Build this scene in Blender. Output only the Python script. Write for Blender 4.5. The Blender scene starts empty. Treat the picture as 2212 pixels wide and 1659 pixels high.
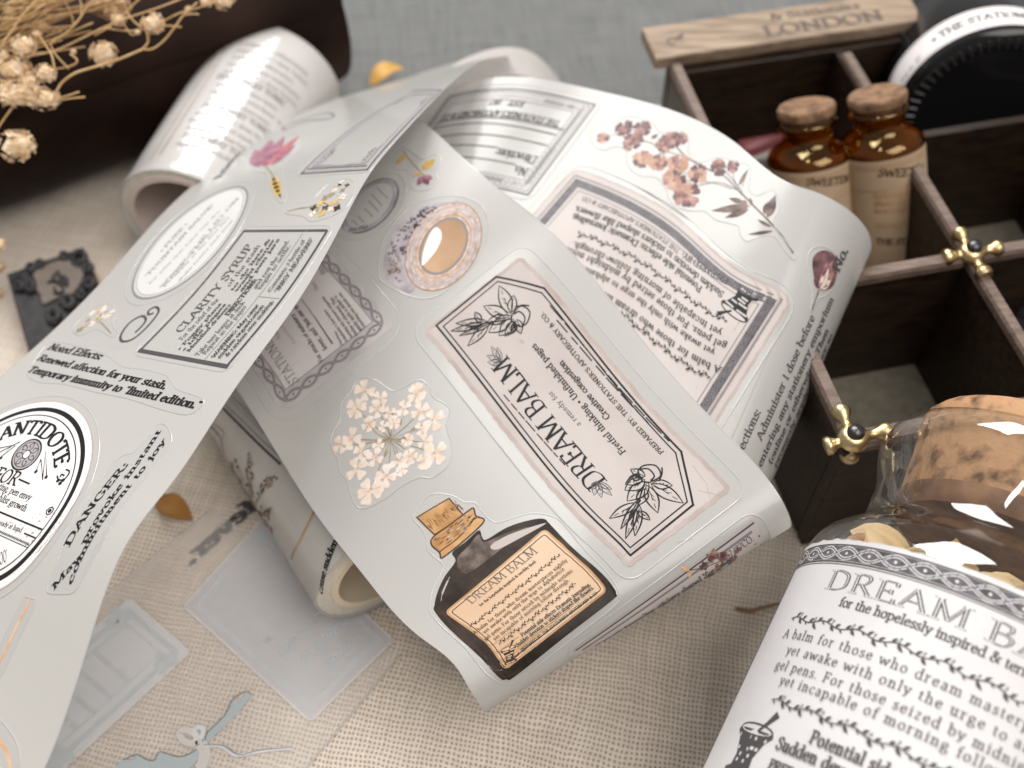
import bpy, math, random
import numpy as np
from mathutils import Vector, Matrix

random.seed(7)
sc = bpy.context.scene
COL = sc.collection
S = 0.01                                   # everything below is written in centimetres

# ---------------------------------------------------------------- camera
PITCH = math.radians(55.0); FPX = 1098.0; CAMH = 20.0
CAM = np.array([0.0, -CAMH / math.tan(PITCH), CAMH])
FW = np.array([0.0, math.cos(PITCH), -math.sin(PITCH)])
UP = np.array([0.0, math.sin(PITCH), math.cos(PITCH)])
RT = np.array([1.0, 0.0, 0.0])
cd = bpy.data.cameras.new("camera"); cam = bpy.data.objects.new("camera", cd); COL.objects.link(cam)
cam.location = CAM * S
cam.rotation_euler = (math.pi / 2 - PITCH, 0, 0)
cd.sensor_width = 36.0; cd.lens = FPX / 1024 * 36.0
cd.clip_start = 0.002; cd.clip_end = 20.0
cd.dof.use_dof = True; cd.dof.focus_distance = 0.176; cd.dof.aperture_fstop = cd.lens / 2.7
cd.dof.aperture_blades = 0
sc.camera = cam

# ---------------------------------------------------------------- room light: one big window behind the table, dim room around
w = bpy.data.worlds.new("World"); sc.world = w; w.use_nodes = True
bg = w.node_tree.nodes["Background"]; bg.inputs[0].default_value = (1.0, 0.97, 0.94, 1); bg.inputs[1].default_value = 0.27
def area(name, loc, target, sx, sy, power, col):
    l = bpy.data.lights.new(name, 'AREA'); l.shape = 'RECTANGLE'; l.size = sx; l.size_y = sy; l.energy = power; l.color = col
    o = bpy.data.objects.new(name, l); COL.objects.link(o); o.location = loc
    o.rotation_euler = (Vector(target) - Vector(loc)).to_track_quat('-Z', 'Y').to_euler()
    return o
area("window_light", (-0.15, 0.70, 0.84), (0, 0.02, 0), 0.70, 0.58, 16.5, (1.0, 0.985, 0.965))
area("fill_light", (0.38, -0.36, 1.05), (0.05, -0.05, 0), 0.8, 0.7, 9.5, (1.0, 0.94, 0.88))  # added fill, brightens the front linen and jar; no such lamp stands there
area("streak_light", (-0.28, 0.03, 1.07), (0.0, 0.0, 0.04), 0.34, 0.08, 1.1, (1.0, 0.98, 0.95))  # added strip, placed so its reflection streaks the middle tape
sc.view_settings.view_transform = 'Standard'; sc.view_settings.look = 'None'; sc.view_settings.exposure = 0.0; sc.view_settings.gamma = 1.0
sc.cycles.use_denoising = True
sc.cycles.max_bounces = 10; sc.cycles.transparent_max_bounces = 24; sc.cycles.transmission_bounces = 10
sc.cycles.caustics_reflective = False; sc.cycles.caustics_refractive = False
sc.cycles.sample_clamp_indirect = 4.0

# ---------------------------------------------------------------- where a point of the photograph lies in the room
def ray(px, py):
    d = FW + RT * (px - 512) / FPX - UP * (py - 384) / FPX
    return d
def atz(px, py, z):
    d = ray(px, py); return CAM + d * ((z - CAM[2]) / d[2])
def atd(px, py, D):
    return CAM + ray(px, py) * D
def proj(P):
    q = np.asarray(P) - CAM; D = q @ FW
    return np.stack([512 + FPX * (q @ RT) / D, 384 - FPX * (q @ UP) / D], -1)
def crop(ox, oy, sw, ow):
    k = sw / ow / 3.9375
    return lambda *c: [(ox / 3.9375 + k * c[i], oy / 3.9375 + k * c[i + 1]) for i in range(0, len(c), 2)]
C1 = crop(0, 0, 1400, 2212); C2 = crop(1300, 0, 1400, 2212); C3 = crop(2632, 0, 1400, 2212); C4 = crop(0, 1000, 1400, 2212)
C5 = crop(1300, 1000, 1400, 2212); C6 = crop(2632, 1000, 1400, 2212); C7 = crop(0, 1974, 1400, 2212); C8 = crop(1300, 1974, 1400, 2212)
C9 = crop(2632, 1974, 1400, 2212)
R1 = crop(0, 1500, 800, 1475); R2 = crop(400, 600, 900, 1659); R3 = crop(1000, 150, 1000, 1952); R4 = crop(900, 950, 800, 1659)
R5 = crop(2000, 400, 1400, 2111); R6 = crop(2000, 700, 900, 1659); R7 = crop(2700, 1100, 800, 1327); R8 = crop(2100, 1950, 1100, 2212)
Z1 = crop(1650, 2000, 800, 1770); Z2 = crop(700, 1550, 1000, 1580); Z3 = crop(2400, 0, 1632, 2212); Z4 = crop(0, 900, 500, 1508)
Z5 = crop(3000, 1500, 1032, 2140); Z6 = crop(0, 0, 1000, 2212); Z7 = crop(1550, 1000, 1400, 1787)

# ---------------------------------------------------------------- materials
MATS = {}
def nodes(name):
    m = bpy.data.materials.new(name); m.use_nodes = True; nt = m.node_tree
    MATS[name] = m
    return m, nt, nt.nodes, nt.links, nt.nodes["Principled BSDF"]
def c4(c): return (c[0], c[1], c[2], 1.0)
def mat(name, col, col2=None, scale=300.0, rough=0.5, spec=0.5, bump=0.0, bscale=None, metal=0.0, coat=0.0, stretch=None, detail=4.0, lo=0.35, hi=0.65, sheen=0.0, transl=0.0):
    m, nt, N, L, b = nodes(name)
    b.inputs["Base Color"].default_value = c4(col); b.inputs["Roughness"].default_value = rough
    b.inputs["Specular IOR Level"].default_value = spec; b.inputs["Metallic"].default_value = metal
    b.inputs["Coat Weight"].default_value = coat; b.inputs["Coat Roughness"].default_value = 0.08
    b.inputs["Sheen Weight"].default_value = sheen
    tc = N.new("ShaderNodeTexCoord"); vec = tc.outputs["Object"]
    if stretch:
        mp = N.new("ShaderNodeMapping"); mp.inputs["Scale"].default_value = stretch; L.new(vec, mp.inputs[0]); vec = mp.outputs[0]
    if col2:
        n = N.new("ShaderNodeTexNoise"); n.inputs["Scale"].default_value = scale; n.inputs["Detail"].default_value = detail; L.new(vec, n.inputs["Vector"])
        r = N.new("ShaderNodeValToRGB"); r.color_ramp.elements[0].position = lo; r.color_ramp.elements[1].position = hi
        r.color_ramp.elements[0].color = c4(col); r.color_ramp.elements[1].color = c4(col2)
        L.new(n.outputs["Fac"], r.inputs[0]); L.new(r.outputs[0], b.inputs["Base Color"])
    if bump:
        n2 = N.new("ShaderNodeTexNoise"); n2.inputs["Scale"].default_value = bscale or scale; n2.inputs["Detail"].default_value = 5; L.new(vec, n2.inputs["Vector"])
        bp = N.new("ShaderNodeBump"); bp.inputs["Strength"].default_value = bump; bp.inputs["Distance"].default_value = 0.0004
        L.new(n2.outputs["Fac"], bp.inputs["Height"]); L.new(bp.outputs[0], b.inputs["Normal"])
    if transl:
        t = N.new("ShaderNodeBsdfTranslucent"); t.inputs[0].default_value = c4(col)
        mx = N.new("ShaderNodeMixShader"); mx.inputs[0].default_value = transl
        L.new(b.outputs[0], mx.inputs[1]); L.new(t.outputs[0], mx.inputs[2]); L.new(mx.outputs[0], N["Material Output"].inputs[0])
    return m
def film(name, col, clear, rough, bump=0.25, bscale=90.0, tr=0.25, spec=0.5):
    """thin frosted plastic: diffuse + light coming through + some see-through"""
    m, nt, N, L, b = nodes(name)
    b.inputs["Base Color"].default_value = c4(col); b.inputs["Roughness"].default_value = rough; b.inputs["Specular IOR Level"].default_value = spec
    t = N.new("ShaderNodeBsdfTranslucent"); t.inputs[0].default_value = c4(col)
    mx = N.new("ShaderNodeMixShader"); mx.inputs[0].default_value = tr
    L.new(b.outputs[0], mx.inputs[1]); L.new(t.outputs[0], mx.inputs[2]); out = mx.outputs[0]
    if clear:
        tp = N.new("ShaderNodeBsdfTransparent"); m2 = N.new("ShaderNodeMixShader"); m2.inputs[0].default_value = clear
        L.new(out, m2.inputs[1]); L.new(tp.outputs[0], m2.inputs[2]); out = m2.outputs[0]
    if bump:
        tc = N.new("ShaderNodeTexCoord"); n2 = N.new("ShaderNodeTexNoise"); n2.inputs["Scale"].default_value = bscale; n2.inputs["Detail"].default_value = 2
        L.new(tc.outputs["Object"], n2.inputs["Vector"])
        bp = N.new("ShaderNodeBump"); bp.inputs["Strength"].default_value = bump; bp.inputs["Distance"].default_value = 0.0006
        L.new(n2.outputs["Fac"], bp.inputs["Height"]); L.new(bp.outputs[0], b.inputs["Normal"])
    L.new(out, N["Material Output"].inputs[0])
    return m
def glass(name, tint, rough=0.0, refl=0.5):
    """thin clear glass wall: fresnel reflection over tinted see-through"""
    m, nt, N, L, b = nodes(name); N.remove(b)
    tp = N.new("ShaderNodeBsdfTransparent"); tp.inputs[0].default_value = c4(tint)
    gl = N.new("ShaderNodeBsdfGlossy"); gl.inputs["Roughness"].default_value = rough; gl.inputs[0].default_value = (1, 1, 1, 1) if tint[2] > .5 else (1, 0.78, 0.4, 1)
    lw = N.new("ShaderNodeLayerWeight"); lw.inputs[0].default_value = 0.5
    pw = N.new("ShaderNodeMath"); pw.operation = 'POWER'; pw.inputs[1].default_value = 4.0; L.new(lw.outputs["Facing"], pw.inputs[0])
    mp = N.new("ShaderNodeMath"); mp.operation = 'MULTIPLY_ADD'; mp.inputs[1].default_value = refl; mp.inputs[2].default_value = 0.085; L.new(pw.outputs[0], mp.inputs[0])
    tc = N.new("ShaderNodeTexCoord"); nz = N.new("ShaderNodeTexNoise"); nz.inputs["Scale"].default_value = 55; nz.inputs["Detail"].default_value = 3; L.new(tc.outputs["Object"], nz.inputs["Vector"])
    bp = N.new("ShaderNodeBump"); bp.inputs["Strength"].default_value = 0.35; bp.inputs["Distance"].default_value = 0.0012; L.new(nz.outputs["Fac"], bp.inputs["Height"]); L.new(bp.outputs[0], gl.inputs["Normal"])
    mx = N.new("ShaderNodeMixShader"); L.new(mp.outputs[0], mx.inputs[0]); L.new(tp.outputs[0], mx.inputs[1]); L.new(gl.outputs[0], mx.inputs[2])
    L.new(mx.outputs[0], N["Material Output"].inputs[0])
    return m
def linen(name, thread, thread2, hole, pitch, rot, amt, bumpd=0.00025):
    m, nt, N, L, b = nodes(name)
    b.inputs["Roughness"].default_value = 0.85; b.inputs["Specular IOR Level"].default_value = 0.2; b.inputs["Sheen Weight"].default_value = 0.15
    tc = N.new("ShaderNodeTexCoord")
    def M(op, a, bb=None):
        n = N.new("ShaderNodeMath"); n.operation = op
        for i, x in enumerate((a, bb)):
            if x is None: continue
            if isinstance(x, (int, float)): n.inputs[i].default_value = x
            else: L.new(x, n.inputs[i])
        return n.outputs[0]
    nz = N.new("ShaderNodeTexNoise"); nz.inputs["Scale"].default_value = 45; nz.inputs["Detail"].default_value = 3; L.new(tc.outputs["Object"], nz.inputs["Vector"])
    vm = N.new("ShaderNodeVectorMath"); vm.operation = 'MULTIPLY_ADD'; L.new(nz.outputs["Color"], vm.inputs[0]); vm.inputs[1].default_value = (0.004,) * 3; L.new(tc.outputs["Object"], vm.inputs[2])
    nz2 = N.new("ShaderNodeTexNoise"); nz2.inputs["Scale"].default_value = 420; nz2.inputs["Detail"].default_value = 2; L.new(tc.outputs["Object"], nz2.inputs["Vector"])
    vm2 = N.new("ShaderNodeVectorMath"); vm2.operation = 'MULTIPLY_ADD'; L.new(nz2.outputs["Color"], vm2.inputs[0]); vm2.inputs[1].default_value = (pitch * 0.7,) * 3; L.new(vm.outputs[0], vm2.inputs[2])
    mp = N.new("ShaderNodeMapping"); mp.inputs["Rotation"].default_value = (0, 0, rot); L.new(vm2.outputs[0], mp.inputs[0])
    sp = N.new("ShaderNodeSeparateXYZ"); L.new(mp.outputs[0], sp.inputs[0])
    kx = M('MULTIPLY', sp.outputs[0], 2 * math.pi / pitch); ky = M('MULTIPLY', sp.outputs[1], 2 * math.pi / (pitch * 1.12))
    cx = M('MULTIPLY_ADD', M('COSINE', kx), 0.5); N[cx.node.name].inputs[2].default_value = 0.5
    cy = M('MULTIPLY_ADD', M('COSINE', ky), 0.5); N[cy.node.name].inputs[2].default_value = 0.5
    hl = M('POWER', M('MULTIPLY', cx, cy), 1.3)                       # gap between four threads
    over = M('MULTIPLY', M('SINE', M('MULTIPLY', kx, 0.5)), M('SINE', M('MULTIPLY', ky, 0.5)))   # which thread lies on top
    # slub: long noise along both thread directions
    def slub(sx, sy):
        m2 = N.new("ShaderNodeMapping"); m2.inputs["Scale"].default_value = (sx, sy, 1); L.new(mp.outputs[0], m2.inputs[0])
        q = N.new("ShaderNodeTexNoise"); q.inputs["Scale"].default_value = 1.0; q.inputs["Detail"].default_value = 3; L.new(m2.outputs[0], q.inputs["Vector"]); return q.outputs["Fac"]
    sl = M('MULTIPLY', M('ADD', slub(1 / pitch * 0.6, 60), slub(60, 1 / pitch * 0.6)), 0.5)
    r = N.new("ShaderNodeValToRGB"); r.color_ramp.elements[0].position = 0.36; r.color_ramp.elements[1].position = 0.64
    r.color_ramp.elements[0].color = c4(thread2); r.color_ramp.elements[1].color = c4(thread); L.new(sl, r.inputs[0])
    mx = N.new("ShaderNodeMix"); mx.data_type = 'RGBA'; L.new(M('MULTIPLY', hl, amt), mx.inputs[0]); L.new(r.outputs[0], mx.inputs[6]); mx.inputs[7].default_value = c4(hole)
    L.new(mx.outputs[2], b.inputs["Base Color"])
    hgt = M('ADD', M('SUBTRACT', M('MULTIPLY', over, 0.25), hl), M('MULTIPLY', sl, 0.8))
    bp = N.new("ShaderNodeBump"); bp.inputs["Strength"].default_value = 0.7; bp.inputs["Distance"].default_value = bumpd
    L.new(hgt, bp.inputs["Height"]); L.new(bp.outputs[0], b.inputs["Normal"])
    return m
def wood(name, a, bcol, rough, scale=40, stretch=(1, 12, 12), bump=0.3, rot=0.0):
    m, nt, N, L, b = nodes(name)
    b.inputs["Roughness"].default_value = rough; b.inputs["Specular IOR Level"].default_value = 0.4
    tc = N.new("ShaderNodeTexCoord"); mp = N.new("ShaderNodeMapping"); mp.inputs["Scale"].default_value = stretch; mp.inputs["Rotation"].default_value = (0, 0, rot)
    L.new(tc.outputs["Object"], mp.inputs[0])
    n = N.new("ShaderNodeTexNoise"); n.inputs["Scale"].default_value = scale; n.inputs["Detail"].default_value = 6; n.inputs["Distortion"].default_value = 0.6; L.new(mp.outputs[0], n.inputs["Vector"])
    r = N.new("ShaderNodeValToRGB"); r.color_ramp.elements[0].position = 0.3; r.color_ramp.elements[1].position = 0.7
    r.color_ramp.elements[0].color = c4(a); r.color_ramp.elements[1].color = c4(bcol); L.new(n.outputs["Fac"], r.inputs[0]); L.new(r.outputs[0], b.inputs["Base Color"])
    bp = N.new("ShaderNodeBump"); bp.inputs["Strength"].default_value = bump; bp.inputs["Distance"].default_value = 0.0003; L.new(n.outputs["Fac"], bp.inputs["Height"]); L.new(bp.outputs[0], b.inputs["Normal"])
    return m

mat("ink", (0.016, 0.015, 0.017), spec=0.18, rough=0.35)
mat("ink_soft", (0.075, 0.07, 0.075), spec=0.18, rough=0.4)
mat("ink_grey", (0.20, 0.19, 0.20), spec=0.18, rough=0.4)
mat("ink_pale", (0.36, 0.34, 0.35), spec=0.18, rough=0.4)
mat("ink_brown", (0.055, 0.032, 0.02), spec=0.18, rough=0.4)
mat("ink_title", (0.15, 0.115, 0.095), spec=0.18, rough=0.4)
mat("ink_rust", (0.20, 0.085, 0.035), spec=0.18, rough=0.4)
mat("ink_blue", (0.50, 0.56, 0.60), (0.55, 0.59, 0.62), 300, rough=0.5)
mat("blue_pale", (0.62, 0.66, 0.70), (0.68, 0.69, 0.71), 120, rough=0.5)
mat("blue_key", (0.42, 0.50, 0.53), (0.46, 0.52, 0.54), 200, rough=0.5)
mat("lilac_pale", (0.74, 0.71, 0.72), rough=0.5)
mat("paper_pink", (0.485, 0.432, 0.412), (0.54, 0.495, 0.478), 80, spec=0.18, rough=0.32, lo=0.3, hi=0.62, transl=0.12)
mat("paper_edge", (0.41, 0.335, 0.31), (0.49, 0.425, 0.40), 160, spec=0.18, rough=0.32, transl=0.12)
mat("paper_grey", (0.60, 0.56, 0.56), (0.65, 0.61, 0.605), 70, spec=0.18, rough=0.3, transl=0.12)
mat("paper_grey_edge", (0.40, 0.38, 0.38), (0.50, 0.47, 0.47), 200, spec=0.18, rough=0.3, transl=0.1)
mat("paper_white", (0.70, 0.69, 0.685), spec=0.18, rough=0.4)
mat("pale_oval", (0.57, 0.57, 0.565), spec=0.18, rough=0.35)
mat("paper_jar", (0.565, 0.55, 0.56), (0.61, 0.60, 0.605), 60, rough=0.55)
mat("border_dark", (0.07, 0.065, 0.075), (0.14, 0.13, 0.145), 600, spec=0.18, rough=0.35)
mat("petal_tan", (0.33, 0.18, 0.125), (0.50, 0.33, 0.26), 520, spec=0.18, rough=0.4)
mat("grey_blue", (0.50, 0.50, 0.535), (0.56, 0.555, 0.58), 60, rough=0.5)
mat("border_grey", (0.22, 0.205, 0.225), (0.36, 0.34, 0.36), 600, spec=0.18, rough=0.35)
mat("kraft", (0.42, 0.30, 0.19), (0.48, 0.355, 0.235), 90, rough=0.7)
mat("kraft_edge", (0.36, 0.20, 0.10), (0.50, 0.31, 0.17), 240, spec=0.18, rough=0.5)
mat("label_tan", (0.50, 0.33, 0.21), (0.62, 0.47, 0.34), 45, spec=0.18, rough=0.35)
mat("bottle_dark", (0.020, 0.015, 0.012), (0.045, 0.032, 0.026), 300, spec=0.18, rough=0.3)
mat("bottle_mid", (0.06, 0.045, 0.038), (0.20, 0.155, 0.135), 420, spec=0.18, rough=0.3, lo=0.4, hi=0.7)
mat("cork_print", (0.33, 0.17, 0.065), (0.54, 0.32, 0.15), 260, spec=0.18, rough=0.35)
mat("cork_print_dark", (0.16, 0.075, 0.03), (0.30, 0.15, 0.06), 300, spec=0.18, rough=0.35)
mat("petal_cream", (0.62, 0.51, 0.43), (0.70, 0.62, 0.56), 500, spec=0.18, rough=0.4)
mat("petal_deep", (0.55, 0.33, 0.19), (0.68, 0.47, 0.32), 500, spec=0.18, rough=0.4)
mat("stem_olive", (0.21, 0.175, 0.11), (0.33, 0.28, 0.20), 500, spec=0.18, rough=0.4)
mat("petal_rose", (0.13, 0.06, 0.055), (0.40, 0.235, 0.205), 620, spec=0.18, rough=0.4)
mat("petal_plum", (0.07, 0.035, 0.04), (0.19, 0.10, 0.105), 620, spec=0.18, rough=0.4)
mat("petal_mauve", (0.20, 0.065, 0.10), (0.38, 0.19, 0.26), 520, spec=0.18, rough=0.4)
mat("petal_red", (0.36, 0.09, 0.10), (0.46, 0.16, 0.17), 420, spec=0.18, rough=0.4)
mat("leaf_ochre", (0.42, 0.26, 0.06), (0.58, 0.42, 0.16), 420, spec=0.18, rough=0.4)
mat("leaf_plum", (0.06, 0.038, 0.036), (0.22, 0.15, 0.135), 420, spec=0.18, rough=0.4)
mat("tape_foil", (0.28, 0.25, 0.28), (0.44, 0.41, 0.44), 300, spec=0.18, rough=0.25)
mat("tape_side", (0.36, 0.25, 0.19), (0.58, 0.47, 0.41), 900, spec=0.18, rough=0.35)
mat("tape_core", (0.27, 0.16, 0.09), (0.46, 0.30, 0.19), 60, spec=0.18, rough=0.4)
mat("tape_gold", (0.20, 0.13, 0.07), spec=0.18, rough=0.3)
mat("cut_edge", (0.56, 0.555, 0.55), rough=0.10, spec=0.8, transl=0.3)
film("sheet", (0.60, 0.595, 0.58), 0.0, 0.17, bump=0.22, bscale=28.0, tr=0.38, spec=0.5)
film("sticker_clear", (0.61, 0.605, 0.59), 0.0, 0.13, bump=0.15, bscale=60, tr=0.38, spec=0.5)
film("film_clear", (0.86, 0.83, 0.81), 0.68, 0.22, bump=0.3, bscale=60)
film("film_arch", (0.84, 0.77, 0.74), 0.45, 0.3, bump=0.0)
mat("shrink_wrap", (0.55, 0.535, 0.52), (0.49, 0.475, 0.465), 60, rough=0.16, coat=0.6, bump=0.12, bscale=60)
mat("roll_side", (0.70, 0.67, 0.60), (0.60, 0.57, 0.50), 900, rough=0.5)
mat("roll_core", (0.70, 0.60, 0.55), (0.62, 0.52, 0.47), 80, rough=0.7)
mat("core_cream", (0.80, 0.70, 0.56), (0.74, 0.64, 0.50), 80, rough=0.6)
mat("leather", (0.010, 0.0045, 0.003), (0.026, 0.012, 0.008), 45, rough=0.55, spec=0.1, bump=0.5, bscale=260, stretch=(1, 1, 1))
mat("straw", (0.46, 0.28, 0.11), (0.60, 0.40, 0.20), 300, rough=0.6)
mat("floret", (0.85, 0.72, 0.54), (0.70, 0.48, 0.27), 700, rough=0.8, transl=0.15)
mat("floret_old", (0.50, 0.34, 0.20), (0.40, 0.25, 0.13), 700, rough=0.8)
mat("stamp_black", (0.022, 0.021, 0.023), (0.045, 0.042, 0.044), 300, rough=0.55, spec=0.25, bump=0.4, bscale=500)
mat("stamp_shield", (0.10, 0.075, 0.058), (0.14, 0.105, 0.082), 250, rough=0.5)
mat("stamp_side", (0.24, 0.13, 0.06), rough=0.5)
mat("leaf_dry", (0.46, 0.22, 0.045), (0.36, 0.16, 0.03), 220, rough=0.55, transl=0.2)
mat("petal_gold", (0.70, 0.42, 0.10), (0.58, 0.33, 0.07), 220, rough=0.55, transl=0.25)
mat("twig", (0.26, 0.15, 0.08), rough=0.6)
wood("box_dark", (0.006, 0.0033, 0.002), (0.036, 0.018, 0.009), 0.5, 45, (2, 14, 14))
wood("box_rail", (0.095, 0.066, 0.052), (0.20, 0.145, 0.118), 0.55, 60, (3, 20, 20))
wood("box_board", (0.15, 0.105, 0.07), (0.36, 0.27, 0.195), 0.6, 40, (2, 16, 16))
mat("box_felt", (0.14, 0.125, 0.095), (0.19, 0.17, 0.13), 500, rough=0.95, bump=0.4, bscale=900)
mat("brass", (0.70, 0.57, 0.33), (0.50, 0.37, 0.19), 160, rough=0.33, bump=0.3, bscale=300, metal=1.0)
mat("screw_dark", (0.08, 0.075, 0.08), rough=0.3, metal=0.8)
mat("board_ink", (0.085, 0.06, 0.045), rough=0.6)
mat("black_gloss", (0.008, 0.008, 0.009), rough=0.12, spec=0.4)
mat("black_rubber", (0.018, 0.017, 0.018), (0.03, 0.028, 0.03), 300, rough=0.35)
mat("band_white", (0.74, 0.70, 0.70), rough=0.6)
mat("pink_wax", (0.36, 0.115, 0.125), (0.30, 0.085, 0.095), 60, rough=0.3)
mat("pale_card", (0.62, 0.60, 0.58), rough=0.6)
glass("amber", (0.66, 0.36, 0.07), 0.06, 0.7)
mat("amber_oil", (0.15, 0.068, 0.007), rough=0.1, coat=1.0)
mat("cork", (0.08, 0.04, 0.02), (0.23, 0.13, 0.068), 420, rough=0.8, bump=0.5, bscale=500, lo=0.3, hi=0.6, stretch=(1, 1, 1))
mat("cork_big", (0.11, 0.055, 0.028), (0.44, 0.245, 0.125), 330, rough=0.75, bump=0.8, bscale=420, lo=0.30, hi=0.52, detail=9)
mat("cork_end", (0.12, 0.06, 0.032), (0.26, 0.135, 0.07), 200, rough=0.7, bump=0.4, bscale=420)
glass("jar_glass", (0.95, 0.96, 0.955), 0.0, 0.7)
mat("dried_a", (0.62, 0.42, 0.20), (0.72, 0.55, 0.32), 150, rough=0.6, transl=0.25)
mat("dried_b", (0.30, 0.15, 0.07), (0.42, 0.24, 0.12), 150, rough=0.6, transl=0.2)
linen("linen_beige", (0.80, 0.715, 0.625), (0.66, 0.575, 0.49), (0.20, 0.155, 0.115), 0.00084, 0.21, 0.85)
linen("linen_grey", (0.185, 0.19, 0.188), (0.12, 0.124, 0.124), (0.06, 0.06, 0.06), 0.0007, -0.12, 0.5)

# ---------------------------------------------------------------- objects
def link(o, parent=None):
    COL.objects.link(o)
    if parent is not None:
        o.parent = parent; o.matrix_parent_inverse = parent.matrix_world.inverted()
    return o
def empty(name, loc, label, cat, group=None):
    o = bpy.data.objects.new(name, None); o.empty_display_size = 0.01; COL.objects.link(o)
    o.location = Vector(loc) * S; o.matrix_world = Matrix.Translation(Vector(loc) * S)
    o["label"] = label; o["category"] = cat
    if group: o["group"] = group
    return o
def tag(o, label, cat=None, group=None, kind=None):
    if label: o["label"] = label
    if cat: o["category"] = cat
    if group: o["group"] = group
    if kind: o["kind"] = kind
    return o
def mesh_obj(name, verts, faces, mats, idx=None, parent=None, smooth=False):
    me = bpy.data.meshes.new(name)
    me.from_pydata([tuple(float(c) * S for c in v) for v in verts], [], [list(f) for f in faces])
    for m in (mats if isinstance(mats, (list, tuple)) else [mats]): me.materials.append(MATS[m])
    if idx is not None: me.polygons.foreach_set("material_index", np.asarray(idx, dtype=np.int32))
    if smooth: me.polygons.foreach_set("use_smooth", np.ones(len(me.polygons), dtype=bool))
    me.update()
    o = bpy.data.objects.new(name, me)
    return link(o, parent)
class MB:
    """collects solid shapes of one mesh"""
    def __init__(s): s.v = []; s.f = []; s.m = []; s.cur = 0
    def add(s, v, f):
        k = len(s.v); s.v += [tuple(x) for x in v]; s.f += [[i + k for i in q] for q in f]; s.m += [s.cur] * len(f)
    def box(s, o, ax, ay, az, bev=0.0):
        """corner o and three edge vectors; bevelled by inset rings"""
        o, ax, ay, az = (np.array(x, float) for x in (o, ax, ay, az))
        if bev <= 0:
            v = [o + ax * i + ay * j + az * k for k in (0, 1) for j in (0, 1) for i in (0, 1)]
            s.add(v, [(0, 2, 3, 1), (4, 5, 7, 6), (0, 1, 5, 4), (2, 6, 7, 3), (0, 4, 6, 2), (1, 3, 7, 5)]); return
        lx, ly, lz = (np.linalg.norm(x) for x in (ax, ay, az)); ex, ey, ez = ax / lx, ay / ly, az / lz
        rings = []
        for zz, ins in ((0, bev), (bev, 0), (lz - bev, 0), (lz, bev)):
            c = bev * 0.9
            pts = [(ins + c, ins), (lx - ins - c, ins), (lx - ins, ins + c), (lx - ins, ly - ins - c), (lx - ins - c, ly - ins), (ins + c, ly - ins), (ins, ly - ins - c), (ins, ins + c)]
            rings.append([o + ex * x + ey * y + ez * zz for x, y in pts])
        v = [p for r in rings for p in r]; f = []
        for r in range(3):
            for i in range(8): f.append((r * 8 + i, r * 8 + (i + 1) % 8, r * 8 + 8 + (i + 1) % 8, r * 8 + 8 + i))
        f.append(tuple(range(7, -1, -1))); f.append(tuple(range(24, 32)))
        s.add(v, f)
    def tube(s, pts, rad, n=8, cap=True):
        pts = [np.array(p, float) for p in pts]; m = len(pts)
        rad = [rad] * m if np.isscalar(rad) else rad
        v = []; f = []; prev = None
        for i, p in enumerate(pts):
            t = pts[min(i + 1, m - 1)] - pts[max(i - 1, 0)]; t = t / (np.linalg.norm(t) + 1e-9)
            if prev is None:
                a = np.array([0, 0, 1.0]) if abs(t[2]) < 0.9 else np.array([1.0, 0, 0])
            else: a = prev
            x = a - t * (a @ t); x /= np.linalg.norm(x) + 1e-9; prev = x; y = np.cross(t, x)
            for k in range(n):
                an = 2 * math.pi * k / n; v.append(p + rad[i] * (x * math.cos(an) + y * math.sin(an)))
        for i in range(m - 1):
            for k in range(n): f.append((i * n + k, i * n + (k + 1) % n, i * n + n + (k + 1) % n, i * n + n + k))
        if cap: f.append(tuple(range(n - 1, -1, -1))); f.append(tuple(range((m - 1) * n, m * n)))
        s.add(v, f)
    def lathe(s, o, axis, prof, n=64, jit=0.0, closed=False):
        """prof: (distance along axis, radius)"""
        o = np.array(o, float); ax = np.array(axis, float); ax /= np.linalg.norm(ax)
        a = np.array([0, 0, 1.0]) if abs(ax[2]) < 0.9 else np.array([1.0, 0, 0])
        x = a - ax * (a @ ax); x /= np.linalg.norm(x); y = np.cross(ax, x)
        v = []; f = []
        for (d, r) in prof:
            for k in range(n):
                an = 2 * math.pi * k / n; rr = r * (1 + jit * random.uniform(-1, 1)); v.append(o + ax * d + rr * (x * math.cos(an) + y * math.sin(an)))
        m = len(prof)
        for i in range(m if closed else m - 1):
            j = (i + 1) % m
            for k in range(n): f.append((i * n + k, i * n + (k + 1) % n, j * n + (k + 1) % n, j * n + k))
        s.add(v, f)
    def ball(s, c, r, n=10, sq=(1, 1, 1), jit=0.0):
        c = np.array(c, float); v = []; f = []; m = n // 2 + 1
        for i in range(m):
            th = math.pi * i / (m - 1)
            for k in range(n):
                ph = 2 * math.pi * k / n; q = 1 + jit * random.uniform(-1, 1)
                v.append(c + r * q * np.array([math.sin(th) * math.cos(ph) * sq[0], math.sin(th) * math.sin(ph) * sq[1], math.cos(th) * sq[2]]))
        for i in range(m - 1):
            for k in range(n): f.append((i * n + k, i * n + (k + 1) % n, i * n + n + (k + 1) % n, i * n + n + k))
        s.add(v, f)
    def build(s, name, mats, parent=None, smooth=False, angle=None):
        o = mesh_obj(name, s.v, s.f, mats, s.m, parent, smooth or angle is not None)
        if angle is not None:
            try:
                o.data.set_sharp_from_angle(angle=math.radians(angle))
            except Exception: pass
        return o
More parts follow.
